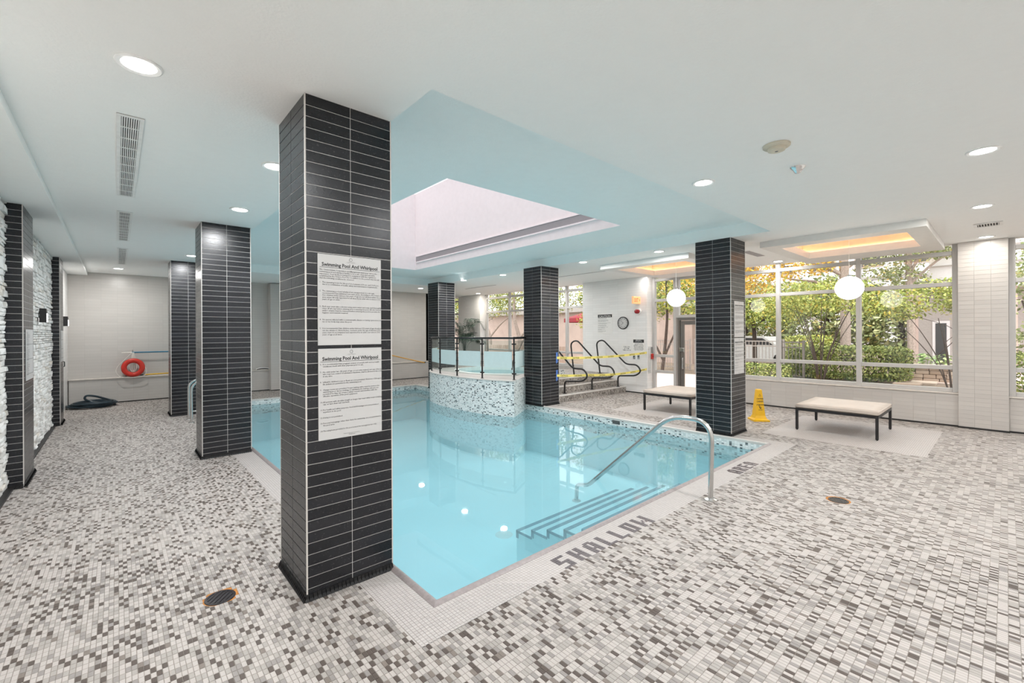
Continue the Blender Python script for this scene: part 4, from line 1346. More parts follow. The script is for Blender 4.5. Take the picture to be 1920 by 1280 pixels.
# ------------------------------------------------------------------ pool rails
r = empty('pool_handrail', (4.307, 1.931, 0))
tag(r, 'stainless handrail over the underwater entry steps', 'handrail')
pts = fillet([(0, 0, 0), (0, -0.02, 0.775), (0, 0.42, 0.76), (0, 1.50, -0.235), (0, 1.68, -0.275), (0, 1.69, -0.48)], {1: 0.22, 2: 0.16, 3: 0.06, 4: 0.05}, 8)
MB().tube(pts, 0.0235, 14).build('rail', M['steel'], r, True)
MB().lathe([(0.0001, 0), (0.062, 0), (0.060, 0.012), (0.028, 0.022), (0.024, 0.022)], 24).build('floor_flange', M['steel'], r, True)
MB().lathe([(0.0001, 0), (0.055, 0), (0.05, 0.012), (0.026, 0.018)], 20, (0, 1.69, -0.482)).build('step_flange', M['white'], r, True)
r = empty('pool_ladder', (1.02, 10.3, 0))
tag(r, 'stainless pool ladder beside the second walkway column', 'ladder')
for dy in (-0.21, 0.21):
    pts = fillet([(0, dy, 0), (0, dy, 0.72), (0.26, dy, 0.80), (0.50, dy, 0.62), (0.52, dy, -0.9)], {1: 0.16, 2: 0.16, 3: 0.12}, 8)
    o = MB().tube(pts, 0.021, 12).build('side_rail', M['steel'], r, True)
    MB().lathe([(0.0001, 0), (0.05, 0), (0.048, 0.01), (0.022, 0.018)], 18, (0, dy, 0)).build('floor_flange', M['steel'], o, True)
for z_ in (-0.25, -0.50, -0.75):
    MB().cbox(0.49, -0.21, z_ - 0.012, 0.57, 0.21, z_ + 0.012, 0.004).build('rung', M['steel'], r)
MB().tube([(0.0, 0.21, 0.15), (0.45, 0.21, 0.15)], 0.016, 10).build('brace', M['steel'], r, True)

# stair rails of the spa steps
def stair_rail(x, y0, label, group='black stair rails'):
    r = empty('stair_rail', (x, y0, 0.158))
    tag(r, label, 'handrail', group)
    P = [(0, 0, 0), (0, 0.0, 0.30), (0, -0.56, 0.34), (0, -0.72, 0.46), (0, -0.60, 0.625), (0, -0.26, 0.625), (0, 0.50, 1.28), (0, 0.72, 1.20), (0, 0.60, 0.325)]
    pts = fillet(P, {1: 0.09, 2: 0.12, 3: 0.12, 4: 0.12, 5: 0.10, 6: 0.14, 7: 0.12}, 7)
    MB().tube(pts, 0.0205, 12).build('rail', M['black'], r, True)
    MB().lathe([(0.0001, 0), (0.05, 0), (0.048, 0.008), (0.022, 0.014)], 18).build('floor_flange', M['black'], r, True)
    MB().lathe([(0.0001, 0), (0.05, 0), (0.048, 0.008), (0.022, 0.014)], 18, (0, 0.60, 0.327)).build('floor_flange', M['black'], r, True)
    return r
stair_rail(9.2, 7.19, 'bent black stair rail in the middle of the spa steps')
stair_rail(10.15, 7.05, 'bent black stair rail below the wall clock')
stair_rail(8.10, 7.16, 'bent black stair rail partly hidden by the column at the spa steps')

# bronze grab rails at the far side of the spa tub
def spa_rail(x, y, rz, label):
    r = empty('spa_grab_rail', (x, y, ZS), rz)
    tag(r, label, 'handrail', 'spa grab rails')
    MB().tube(fillet([(0, 0, 0), (0, 0.0, 0.80), (0.10, 0, 0.88), (0.52, 0, 0.18), (0.55, 0, -0.05)], {1: 0.1, 2: 0.08, 3: 0.05}), 0.021, 10).build('rail', M['bronze'], r, True)
    MB().lathe([(0.0001, 0), (0.045, 0), (0.04, 0.01), (0.022, 0.014)], 16).build('floor_flange', M['bronze'], r, True)
spa_rail(8.75, 10.95, R(225), 'bronze grab rail at the spa tub by the far column')
spa_rail(8.92, 9.3, R(170), 'bronze grab rail at the spa tub in front of the platform window')

# ------------------------------------------------------------------ glass railing along the spa edge
rail = empty('glass_railing', (0, 0, ZS))
tag(rail, 'curved black railing with frosted glass panels on the spa wall', 'railing')
posts = [(6.29, 10.29), (6.02, 9.45), (5.945, 8.60), (6.06, 7.79), (6.33, 7.03)]
def rail_post(x, y):
    p = MB().lathe([(0.0001, 0), (0.019, 0), (0.019, 0.885), (0.0001, 0.885)], 14, (x, y, 0)).build('post', M['black'], rail, True)
    MB().lathe([(0.04, 0), (0.04, 0.006), (0.019, 0.010)], 16, (x, y, 0)).build('base_collar', M['black'], p)
    for z_ in (0.13, 0.765):
        MB().cbox(x - 0.022, y - 0.055, z_ - 0.016, x + 0.022, y + 0.055, z_ + 0.016, 0.006).build('glass_clamp', M['black'], p)
    for z_ in (0.37, 0.54):
        MB().lathe([(0.0001, -0.012), (0.026, -0.012), (0.026, 0.012), (0.0001, 0.012)], 12, (x, y, z_)).build('spacer', M['black'], p)
for x, y in posts: rail_post(x, y)
top = posts + [(7.02, 7.12)]
tp = [tuple(p) for p in spline([(7.0, 11.0, 0.895)] + [(x, y, 0.895) for x, y in posts], 5)]
MB().tube(tp, 0.022, 12).build('top_rail', M['black'], rail, True)
MB().tube([(6.33, 7.03, 0.897), (7.01, 7.40, 0.897)], 0.027, 12).build('end_rail', M['black'], rail, True)
for (xa, ya), (xb, yb) in zip([(6.9, 10.95)] + posts, posts + [(7.0, 7.40)]):
    a, b = Vector((xa, ya)), Vector((xb, yb))
    d = (b - a).normalized()
    a, b = a + d * 0.05, b - d * 0.05
    nn = Vector((-d.y, d.x)) * 0.005
    def slab(z0, z1, th, nm, m, par):
        q = nn * th
        return MB().prism([tuple(a - q), tuple(b - q), tuple(b + q), tuple(a + q)], z0, z1).build(nm, m, par)
    g = slab(0.075, 0.84, 1.0, 'glass_panel', M['railglass'], rail)
    slab(0.255, 0.60, 1.12, 'frosted_band', M['frost'], g)

# ------------------------------------------------------------------ fittings on the exit wall
r = empty('wall_clock', (XE, 7.07, 1.895))
tag(r, 'round black-rimmed wall clock on the white exit wall', 'clock')
MB().lathe([(0.150, 0.0), (0.172, 0.0), (0.172, 0.035), (0.160, 0.045), (0.150, 0.035)], 40, ax='-X').build('rim', M['black'], r, True)
MB().lathe([(0.0001, 0.025), (0.155, 0.025)], 40, ax='-X').build('dial', M['paper'], r)
mb = MB()
for k in range(12):
    a = math.pi * k / 6
    y_, z_ = 0.122 * math.sin(a), 0.122 * math.cos(a)
    mb.box(-0.027, -y_ - 0.007, z_ - 0.012, -0.0255, -y_ + 0.007, z_ + 0.012)
mb.build('hour_marks', M['ink'], r)
def hand(ang, L, w_):
    a = R(ang)
    d = Vector((0, -math.sin(a), math.cos(a)))
    n = Vector((0, -math.cos(a), -math.sin(a))) * w_
    x = Vector((-0.029, 0, 0))
    MB().quad(tuple(x - d * 0.02 - n), tuple(x - d * 0.02 + n), tuple(x + d * L + n), tuple(x + d * L - n)).build('hand', M['ink'], r)
hand(218, 0.075, 0.004); hand(318, 0.115, 0.003)
r = empty('alarm_strobe', (XE, 6.585, 2.19))
tag(r, 'round red alarm strobe on the wall under the exit sign', 'alarm')
MB().lathe([(0.0001, 0), (0.085, 0), (0.085, 0.03), (0.075, 0.04), (0.0001, 0.04)], 28, ax='-X').build('back_plate', M['grille'], r, True)
MB().lathe([(0.055, 0.04), (0.055, 0.13), (0.045, 0.145), (0.0001, 0.15)], 28, ax='-X').build('red_dome', M['darkred'], r, True)
for k, y_ in enumerate((6.735, 6.60)):
    r = empty('switch_plate', (XE, y_, 0.97))
    tag(r, ('small steel switch plate below the signs, left of two', 'small steel switch plate below the signs, right of two')[k], 'switch', 'steel switch plates')
    MB().cbox(-0.006, -0.035, -0.06, 0, 0.035, 0.06, 0.002).build('plate', M['steel'], r)
    MB().lathe([(0.0001, 0.006), (0.016, 0.006), (0.014, 0.024), (0.0001, 0.026)], 14, (0, 0, 0.01), '-X').build('knob', M['black'], r, True)
for k, dx in enumerate((0.03, 0.10)):
    r = empty('metal_rod', (XE + dx, 6.335 - 0.03, 0.55))
    tag(r, ('slim vertical metal rod at the wall corner, nearer the steps', 'slim vertical metal rod at the wall corner, nearer the door')[k], 'rod', 'slim rods at the wall corner')
    MB().tube([(0, 0, 0), (0, 0, 0.70)], 0.006, 8).build('rod', M['steel'], r, True)
    for z_ in (0.06, 0.64):
        MB().tube([(0, 0, z_), (0, 0.03, z_)], 0.005, 6).build('bracket', M['steel'], r)
r = empty('emergency_button', (10.66, 6.335, 0.94))
tag(r, 'red emergency button box under a grey tag by the door', 'button')
MB().cbox(-0.04, -0.04, -0.02, 0.04, 0, 0.12, 0.006).build('red_box', M['red'], r)
MB().cbox(-0.035, -0.012, 0.14, 0.035, 0, 0.30, 0.003).build('grey_tag', M['greyink'], r)
MB().lathe([(0.0001, -0.06), (0.02, -0.055), (0.02, -0.04)], 14, (0, 0, 0.05), 'Y').build('push_knob', M['darkred'], r, True)
for k, z_ in enumerate((1.06, 0.655)):
    r = empty('masking_tape', (7.505, 6.866, z_))
    tag(r, ('upper patch of blue masking tape on the column by the steps', 'lower patch of blue masking tape on the column by the steps')[k], 'tape', 'blue masking tape patches')
    MB().box(-0.028, -0.001, -0.125, -0.006, 0.0, 0.125).build('strip', M['bluetape'], r)
    MB().box(0.004, -0.001, -0.11, 0.026, 0.0, 0.13).build('strip', M['bluetape'], r)

# ------------------------------------------------------------------ gear along the back wall
YG = YB - 0.11
r = empty('ring_buoy', (0.285, YG - 0.045, 0.832))
tag(r, 'orange-red ring buoy with white rope hanging on the back wall', 'ring buoy')
mb = MB()
n, q = 36, 14
for k in range(n):
    a = 2 * math.pi * k / n
    for j in range(q):
        b = 2 * math.pi * j / q
        rr = 0.172 + 0.056 * math.cos(b)
        mb.v.append((rr * math.cos(a), 0.045 * math.sin(b), rr * math.sin(a)))
for k in range(n):
    for j in range(q):
        k2, j2 = (k + 1) % n, (j + 1) % q
        mb.f.append((k * q + j, k2 * q + j, k2 * q + j2, k * q + j2))
mb.build('ring', M['red'], r, True)
loop = [(0.05 * math.cos(t), -0.01, 0.33 + 0.05 * math.sin(t)) for t in (3.9, 3.14)] if False else []
MB().tube([tuple(p) for p in spline([(-0.02, 0.0, 0.375), (-0.16, -0.02, 0.20), (-0.285, -0.02, 0.04), (-0.31, -0.02, -0.10), (-0.20, -0.05, -0.225), (0.05, -0.052, -0.235), (0.21, -0.05, -0.20), (0.245, -0.03, -0.08), (0.22, 0, 0.02)], 6)], 0.006, 6).build('grab_rope', M['rope'], r, True)
for dx in (-0.04, -0.015, 0.012, 0.04):
    MB().tube([tuple(p) for p in spline([(dx * 0.3, 0.0, 0.375), (dx, 0.01, 0.15), (dx * 1.4, 0.02, -0.02), (dx * 0.6, 0.02, -0.10)], 5)], 0.007, 6).build('hank', M['rope'], r, True)
r = empty('reaching_pole', (0.07, YG - 0.02, 1.205))
tag(r, 'long blue pole with white tip held level on the back wall', 'pole')
MB().tube([(0.19, 0, 0), (2.6, 0, 0.0)], 0.016, 10).build('pole', M['bluepole'], r, True)
MB().tube([(0, 0, -0.004), (0.19, 0, 0)], [0.010, 0.014], 8).build('tip', M['rope'], r, True)
o = MB().box(0.20, 0.02, -0.08, 0.215, 0.11, 0.06).build('hook', M['greyink'], r)
r = empty('skimmer_pole', (0.50, YG - 0.01, 0.642))
tag(r, 'yellow pole lying along the back ledge behind the ring buoy', 'pole')
MB().tube([(0, 0, 0), (2.3, -0.0, 0.055)], 0.014, 10).build('pole', M['yellow'], r, True)
MB().tube([(-0.36, 0, -0.006), (-0.02, 0, 0)], 0.012, 8).build('grip', M['black'], r, True)
r = empty('leaning_pole', (8.45, YB - 0.16, 0.55))
tag(r, 'orange-yellow pole leaning on the back wall behind the pool', 'pole')
MB().tube([(0, 0, 0), (-2.3, 0.10, 0.57)], 0.015, 10).build('pole', M['orangepole'], r, True)
MB().lathe([(0.0001, -0.01), (0.02, -0.01), (0.02, 0.03), (0.0001, 0.03)], 10, (0, 0, 0)).build('end_cap', M['black'], r)
r = empty('pool_brush', (2.98, YB - 0.10, 0.612))
tag(r, 'curved pool brush with dark bristles lying on the back ledge', 'brush')
MB().tube([tuple(p) for p in spline([(-0.02, 0, 0.02), (0.10, 0, 0.05), (0.24, 0, 0.045), (0.34, 0, 0.015)], 5)], 0.016, 8).build('head', M['white'], r, True)
MB().tube([tuple(p) for p in spline([(0.0, -0.005, 0.01), (0.10, -0.005, 0.03), (0.24, -0.005, 0.026), (0.30, -0.005, 0.008)], 5)], 0.011, 8).build('bristles', M['black'], r, True)
r = empty('rope_float', (2.78, YB - 0.10, 0.612))
tag(r, 'small orange rope float lying on the back ledge', 'float')
MB().lathe([(0.0001, 0.0), (0.03, 0.006), (0.042, 0.03), (0.03, 0.055), (0.0001, 0.062)], 16).build('ball', M['orangepole'], r, True)
MB().tube([(-0.06, 0, 0.03), (0.06, 0, 0.03)], 0.006, 6).build('core', M['rope'], r)
r = empty('door_pull', (-0.855, 12.75, 1.05))
tag(r, 'small black door pull on the white wall beyond the far pier', 'handle')
MB().cbox(0, -0.03, -0.09, 0.012, 0.03, 0.09, 0.003).build('plate', M['black'], r)
MB().tube(fillet([(0.01, 0, 0.05), (0.05, 0, 0.05), (0.05, 0, -0.05), (0.01, 0, -0.05)], 0.015), 0.008, 8).build('grip', M['black'], r, True)

# coiled vacuum hose
r = empty('coiled_hose', (-0.42, 13.85, 0))
tag(r, 'dark teal vacuum hose coiled on the floor by the back wall', 'hose')
pts = []
turns, per = 6, 30
hr = random.Random(3)
for k in range(turns * per + 1):
    a = 2 * math.pi * k / per
    t_ = k / per
    rad = 1.0 - 0.30 * abs(math.sin(t_ * 1.9 + 0.4))
    pts.append((0.42 * rad * math.cos(a) + 0.02 * math.sin(t_ * 3), 0.40 * rad * math.sin(a), 0.022 + 0.017 * t_ + 0.008 * math.sin(a * 2 + t_)))
MB().tube(pts, 0.023, 8).build('coil', M['hose'], r, True)
e0 = Vector(pts[-1])
MB().tube([tuple(p) for p in spline([tuple(e0), (0.25, 0.05, 0.14), (0.05, -0.02, 0.24), (-0.10, -0.05, 0.27), (-0.13, -0.05, 0.20), (-0.03, -0.05, 0.13), (0.12, -0.10, 0.10), (0.30, -0.15, 0.09)], 7)], 0.023, 8).build('loose_end', M['hose'], r, True)

# floor drains
def drain(x, y, label, rz):
    r = empty('floor_drain', (x, y, 0), rz)
    tag(r, label, 'drain')
    MB().lathe([(0.0001, 0.0008), (0.088, 0.0008), (0.10, 0.0003)], 28, (0.012, 0.0, 0)).build('rust_ring', M['rust'], r)
    MB().lathe([(0.0001, 0.0015), (0.066, 0.0015), (0.068, 0.004), (0.082, 0.004), (0.084, 0.0)], 28).build('grate', M['drain'], r, True)
    for k in range(5):
        y_ = -0.05 + k * 0.025
        L = math.sqrt(max(0, 0.066 ** 2 - y_ ** 2))
        MB().box(-L, y_ - 0.004, 0.0015, L, y_ + 0.004, 0.0042).build('grate_bar', M['drain'], r)
drain(0.471, 3.27, 'rusty round floor drain in front of the near column', R(50))
drain(5.201, 1.092, 'rusty round floor drain on the open floor beside the handrail', R(20))

# ------------------------------------------------------------------ potted palm on the platform
r = empty('potted_palm', (9.70, 13.55, 0.484))
tag(r, 'dark green potted palm on the spa platform behind the railing', 'plant')
MB().lathe([(0.0001, 0), (0.17, 0), (0.22, 0.38), (0.235, 0.40), (0.215, 0.40), (0.20, 0.36), (0.0001, 0.36)], 24).build('pot', M['black'], r, True)
st = MB()
fr = MB()
pr = random.Random(11)
for k in range(22):
    az = pr.uniform(0, 2 * math.pi); reach = pr.uniform(0.45, 0.95); hgt = pr.uniform(0.55, 1.35)
    P = [Vector((0, 0, 0.38)), Vector((math.cos(az) * reach * 0.25, math.sin(az) * reach * 0.25, 0.38 + hgt * 0.75)), Vector((math.cos(az) * reach * 0.7, math.sin(az) * reach * 0.7, 0.38 + hgt)), Vector((math.cos(az) * reach, math.sin(az) * reach, 0.38 + hgt * 0.72))]
    S = spline([tuple(p) for p in P], 9)
    st.tube([tuple(p) for p in S], 0.006, 5)
    for i_ in range(9, len(S) - 1):
        d = (S[i_ + 1] - S[i_]).normalized()
        side = d.cross(Vector((0, 0, 1))).normalized()
        for sg in (-1, 1):
            L = 0.30 * (1 - 0.5 * abs((i_ - 15) / 13))
            tip = S[i_] + side * sg * L * 0.75 + d * L * 0.7 - Vector((0, 0, L * 0.25))
            wv = d * 0.014
            mid = (S[i_] + tip) / 2 + Vector((0, 0, 0.02))
            b0 = len(fr.v)
            fr.v += [tuple(S[i_]), tuple(mid + wv), tuple(tip), tuple(mid - wv)]
            fr.f.append((b0, b0 + 1, b0 + 2, b0 + 3))
st.build('stems', M['leaf_palm'], r)
o = fr.build('fronds', M['leaf_palm'], r); o['kind'] = 'stuff'

# ------------------------------------------------------------------ garden outside
struct('garden_ground', MB().quad((XR + 0.13, -40, -0.04), (90, -40, -0.04), (90, 60, -0.04), (XR + 0.13, 60, -0.04)), M['soil'])
o = struct('garden_path', MB().box(XR + 0.14, 4.3, -0.035, 16.8, 14.0, -0.02).box(19.4, -6, -0.035, 27, 1.95, -0.02), M['paving'])

def leaf_cloud(n, blobs, size, seed):
    """blobs: (centre, radii); leaves lie on and within ragged clusters"""
    g = np.random.default_rng(seed)
    wts = np.array([b[1][0] * b[1][1] * b[1][2] for b in blobs]) ** 0.67
    pick = g.choice(len(blobs), n, p=wts / wts.sum())
    C = np.array([b[0] for b in blobs])[pick]; RD = np.array([b[1] for b in blobs])[pick]
    d = g.normal(size=(n, 3)); d /= np.linalg.norm(d, axis=1)[:, None]
    rad = g.uniform(0.35, 1.0, n) ** 0.6 * (1 + 0.12 * g.normal(size=n))
    P = C + d * RD * rad[:, None]
    nrm = g.normal(size=(n, 3)) + np.array([0, 0, 0.8]); nrm /= np.linalg.norm(nrm, axis=1)[:, None]
    ta = np.cross(nrm, g.normal(size=(n, 3))); ta /= np.linalg.norm(ta, axis=1)[:, None]
    tb_ = np.cross(nrm, ta)
    s_ = size * g.uniform(0.6, 1.3, n)[:, None]
    V = np.stack([P - ta * s_, P - tb_ * s_ * 0.5 + nrm * s_ * 0.12, P + ta * s_, P + tb_ * s_ * 0.5 + nrm * s_ * 0.12], 1).reshape(-1, 3)
    mb = MB()
    mb.v = V.tolist()
    mb.f = [(4 * k, 4 * k + 1, 4 * k + 2, 4 * k + 3) for k in range(n)]
    return mb

def tree(name, label, loc, stems, blobs, n, size, leafm, barkm, seed, cat='tree', group='garden trees'):
    r = empty(name, loc)
    tag(r, label, cat, group)
    for P, r0, r1 in stems:
        S = [tuple(p) for p in spline(P, 5)]
        MB().tube(S, [r0 + (r1 - r0) * k / (len(S) - 1) for k in range(len(S))], 7).build('branch' if r0 < 0.10 else 'trunk', barkm, r, True)
    o = leaf_cloud(n, blobs, size, seed).build('foliage', leafm, r)
    o['kind'] = 'stuff'
    return r
def fan(n, spread, h, seed, lean=(0, 0), r0=0.020):
    g = random.Random(seed)
    out = []
    for k in range(n):
        a = 2 * math.pi * (k + g.uniform(-0.3, 0.3)) / n
        s_ = spread * g.uniform(0.5, 1.0)
        hh = h * g.uniform(0.8, 1.1)
        ex, ey = math.cos(a) * s_ + lean[0], math.sin(a) * s_ + lean[1]
        out.append(([(math.cos(a) * 0.08, math.sin(a) * 0.08, 0), (ex * 0.25, ey * 0.25, hh * 0.35), (ex * 0.6, ey * 0.6, hh * 0.7), (ex, ey, hh)], r0 * g.uniform(0.8, 1.2), 0.008))
        if k % 2 == 0:
            out.append(([(ex * 0.3, ey * 0.3, hh * 0.42), (ex * 0.3 + g.uniform(-0.5, 0.5), ey * 0.3 + g.uniform(-0.5, 0.5), hh * 0.75), (ex * 0.5 + g.uniform(-0.9, 0.9), ey * 0.5 + g.uniform(-0.9, 0.9), hh * 1.02)], r0 * 0.55, 0.006))
    return out
tree('shrub_maple', 'multi-stemmed small maple rising beside the hedge, outside the big window', (17.3, 4.1, -0.04), fan(9, 1.5, 2.7, 5),
     [((0, 0, 2.75), (1.4, 1.6, 0.45)), ((0.3, 1.3, 2.45), (0.9, 0.9, 0.40)), ((-0.2, -1.1, 2.5), (0.8, 0.9, 0.40)), ((-0.6, 0.6, 3.05), (0.9, 0.9, 0.30)), ((0.5, -0.4, 3.15), (1.0, 1.0, 0.25))], 4300, 0.055, M['leaf_lime'], M['bark'], 21)
tree('shrub_maple', 'slender small maple with few leaning stems beside the white tiled window pier', (17.6, 1.05, -0.04), fan(6, 1.2, 2.2, 9, (0.1, 0.25), 0.020),
     [((0.1, 0.5, 2.6), (0.9, 1.0, 0.40)), ((0.1, -0.5, 2.35), (0.8, 0.7, 0.40)), ((0, 1.0, 2.2), (0.5, 0.5, 0.25)), ((0.2, 0.1, 2.95), (0.6, 0.7, 0.25))], 2300, 0.060, M['leaf_lime'], M['bark'], 22)
tree('shade_tree', 'big pale-trunked tree with golden leaves behind the hedge', (24.0, 4.75, -0.04),
     [([(0, 0, 0), (0.03, 0, 2.5), (0, 0.05, 5.2), (0.1, 0, 8.0)], 0.21, 0.15), ([(0, 0, 4.1), (-0.3, 0.9, 4.7), (-0.5, 2.0, 5.1), (-0.6, 3.4, 5.2)], 0.10, 0.04), ([(0, 0, 3.2), (0.2, 1.0, 3.9), (0.3, 2.2, 4.2), (0, 3.4, 4.7)], 0.08, 0.03), ([(0, 0, 4.4), (0.2, -0.8, 5.1), (0, -1.6, 5.6)], 0.08, 0.03)],
     [((-0.6, 2.6, 4.6), (1.2, 1.3, 0.6)), ((-0.6, 1.0, 4.7), (1.2, 0.9, 0.5)), ((-0.8, 4.2, 4.4), (1.2, 1.0, 0.8)), ((-0.8, 5.6, 4.2), (1.2, 1.3, 0.9)), ((-0.5, 3.6, 3.7), (1.0, 1.2, 0.4)), ((0, 2.4, 5.9), (1.6, 3.4, 0.5)), ((-0.8, 7.4, 4.0), (1.0, 1.2, 0.9))], 6800, 0.075, M['leaf_gold'], M['palebark'], 23)
tree('shade_tree', 'tall pale-leaved tree reaching over the white building', (24.5, 2.6, -0.04),
     [([(0, 0, 0), (0.05, 0.05, 2.2), (0, 0.1, 4.5), (0.1, 0, 7.5)], 0.15, 0.09), ([(0, 0.1, 3.6), (0, -0.9, 4.6), (0, -2.0, 5.1)], 0.06, 0.02), ([(0, 0.1, 4.0), (0, -0.5, 5.2), (0, -1.3, 6.0)], 0.06, 0.02)],
     [((0, -0.2, 5.1), (1.2, 1.2, 0.7)), ((0, -1.2, 5.0), (1.0, 0.8, 0.45)), ((0, 1.0, 4.6), (1.1, 0.9, 0.8)), ((0, -0.2, 6.1), (1.6, 1.8, 0.5)), ((0.3, 0.3, 4.0), (1.0, 0.8, 0.45))], 4200, 0.07, M['leaf_pale'], M['palebark'], 24)
tree('shade_tree', 'green leafy tree behind the iron fence, left of the golden tree', (21.5, 7.6, -0.04),
     [([(0, 0, 0), (0.1, 0.05, 1.6), (0, 0.2, 3.4)], 0.11, 0.06), ([(0, 0.1, 1.8), (0, -0.9, 2.6), (0, -1.7, 3.0)], 0.05, 0.02), ([(0, 0.1, 2.0), (0, 1.0, 2.9), (0, 1.8, 3.3)], 0.05, 0.02)],
     [((0, 0, 2.75), (1.3, 1.5, 0.55)), ((0, -1.7, 2.7), (1.1, 1.1, 0.45)), ((-0.3, -0.6, 2.2), (1.1, 1.2, 0.40)), ((0, 1.8, 2.8), (1.2, 1.4, 0.7))], 4800, 0.07, M['leaf_green'], M['bark'], 25)
tree('shade_tree', 'green and yellow tree outside the glass door', (16.6, 9.4, -0.04),
     [([(0, 0, 0), (0.1, -0.1, 1.2), (-0.1, -0.3, 2.4), (0, -0.2, 3.8)], 0.07, 0.04), ([(0.05, -0.05, 0.6), (0.0, -0.5, 1.5), (0, -1.0, 2.6)], 0.05, 0.02), ([(0.05, -0.05, 0.5), (0, 0.5, 1.6), (0, 0.9, 2.8)], 0.05, 0.02)],
     [((0, 0, 3.2), (1.2, 1.5, 0.9)), ((0, -1.0, 2.9), (1.0, 1.0, 0.7)), ((0, 0.9, 2.7), (1.0, 1.0, 0.7)), ((0, -0.2, 4.2), (1.4, 1.8, 0.6))], 5200, 0.060, M['leaf_green'], M['bark'], 26)
tree('shade_tree', 'branching tree with yellow-green leaves outside the platform window', (15.2, 16.4, -0.04),
     [([(0, 0, 0), (0.05, 0.1, 1.3), (-0.1, 0.3, 2.4), (0, 0.5, 4.2)], 0.13, 0.06), ([(0, 0.1, 1.4), (0.3, -0.7, 2.1), (0.7, -1.6, 2.5)], 0.07, 0.02), ([(0.1, 0.0, 1.0), (0.5, -0.6, 1.4), (0.8, -1.2, 2.0)], 0.05, 0.015)],
     [((0, 0.3, 3.9), (1.5, 1.6, 0.8)), ((0.3, -1.3, 3.7), (1.2, 1.2, 0.7)), ((0.6, -2.2, 3.2), (0.9, 0.9, 0.6)), ((0, 1.2, 3.2), (0.9, 0.9, 0.6))], 4600, 0.055, M['leaf_green'], M['palebark'], 27)
tree('shade_tree', 'thin tree with sparse yellow leaves beside the dark red awning', (15.8, 12.3, -0.04),
     [([(0, 0, 0), (0.1, 0.1, 1.5), (0, 0.3, 3.2), (0.2, 0.4, 4.6)], 0.08, 0.04), ([(0, 0.2, 2.2), (0.3, -0.6, 3.2), (0.6, -1.4, 4.2)], 0.05, 0.02)],
     [((0.2, 0.2, 3.9), (0.9, 1.1, 0.7)), ((0.3, -1.2, 3.6), (0.8, 0.8, 0.5)), ((0, 0.2, 2.2), (0.5, 0.6, 0.5)), ((0.3, -1.0, 1.5), (0.5, 0.5, 0.3))], 2600, 0.05, M['leaf_lime'], M['bark'], 28)
tree('shade_tree', 'light yellow-green tree outside the window beyond the tiled pier', (16.5, -0.85, -0.04),
     [([(0, 0, 0), (0.05, 0.05, 1.4), (0, 0.1, 2.8)], 0.06, 0.03), ([(0, 0, 0.8), (0, 0.4, 1.6), (0, 0.6, 2.4)], 0.04, 0.02)],
     [((0, 0.1, 3.0), (0.9, 1.0, 1.0)), ((0, 0.3, 1.4), (0.7, 0.7, 0.5)), ((0.2, -0.4, 2.2), (0.7, 0.7, 0.5))], 3200, 0.055, M['leaf_pale'], M['bark'], 29)
for k, (x, y) in enumerate(((16.0, 20.0), (15.2, 23.6), (19.0, 25.5))):
    tree('shade_tree', ('leafy tree outside the platform window, first from the board fence', 'leafy tree outside the platform window, behind the potted palm', 'leafy tree farthest outside the platform window')[k], (x, y, -0.04),
         [([(0, 0, 0), (0.1, -0.1, 1.3), (-0.1, 0.2, 2.6), (0, 0.1, 4.4)], 0.10, 0.05), ([(0, 0, 1.3), (0.4, -0.7, 2.2), (0.8, -1.6, 2.9)], 0.06, 0.02), ([(0, 0, 1.6), (-0.3, 0.8, 2.6), (-0.5, 1.5, 3.4)], 0.05, 0.02)],
         [((0, 0.2, 3.9), (1.4, 1.7, 0.8)), ((0.6, -1.5, 3.4), (1.1, 1.2, 0.7)), ((-0.4, 1.5, 3.3), (1.1, 1.1, 0.8)), ((0, 0, 5.0), (1.4, 1.8, 0.5))], 4600, 0.06, M['leaf_green'], M['palebark'], 70 + k)
for k, (x, y, s_) in enumerate(((31, 11.5, 4.2), (34, 19, 5.0), (30.5, 6.9, 4.0), (33, 25, 5.0), (30.0, 3.6, 3.4))):
    tree('dark_conifer', ('broad evergreen far behind the iron fence', 'broad evergreen far behind the glass door', 'broad evergreen far behind the golden tree', 'broad evergreen far behind the awning', 'broad evergreen beside the far white building')[k], (x, y, -0.04),
         [([(0, 0, 0), (0, 0, s_ * 0.5), (0, 0, s_)], 0.2, 0.08)], [((0, 0, s_ * 0.5), (2.5, 3.2, s_ * 0.42)), ((0, 0, s_ * 0.95), (1.8, 2.4, s_ * 0.3))], 3600, 0.15, M['leaf_green' if k % 2 else 'leaf_pale'], M['bark'], 40 + k, group='evergreens behind the garden')

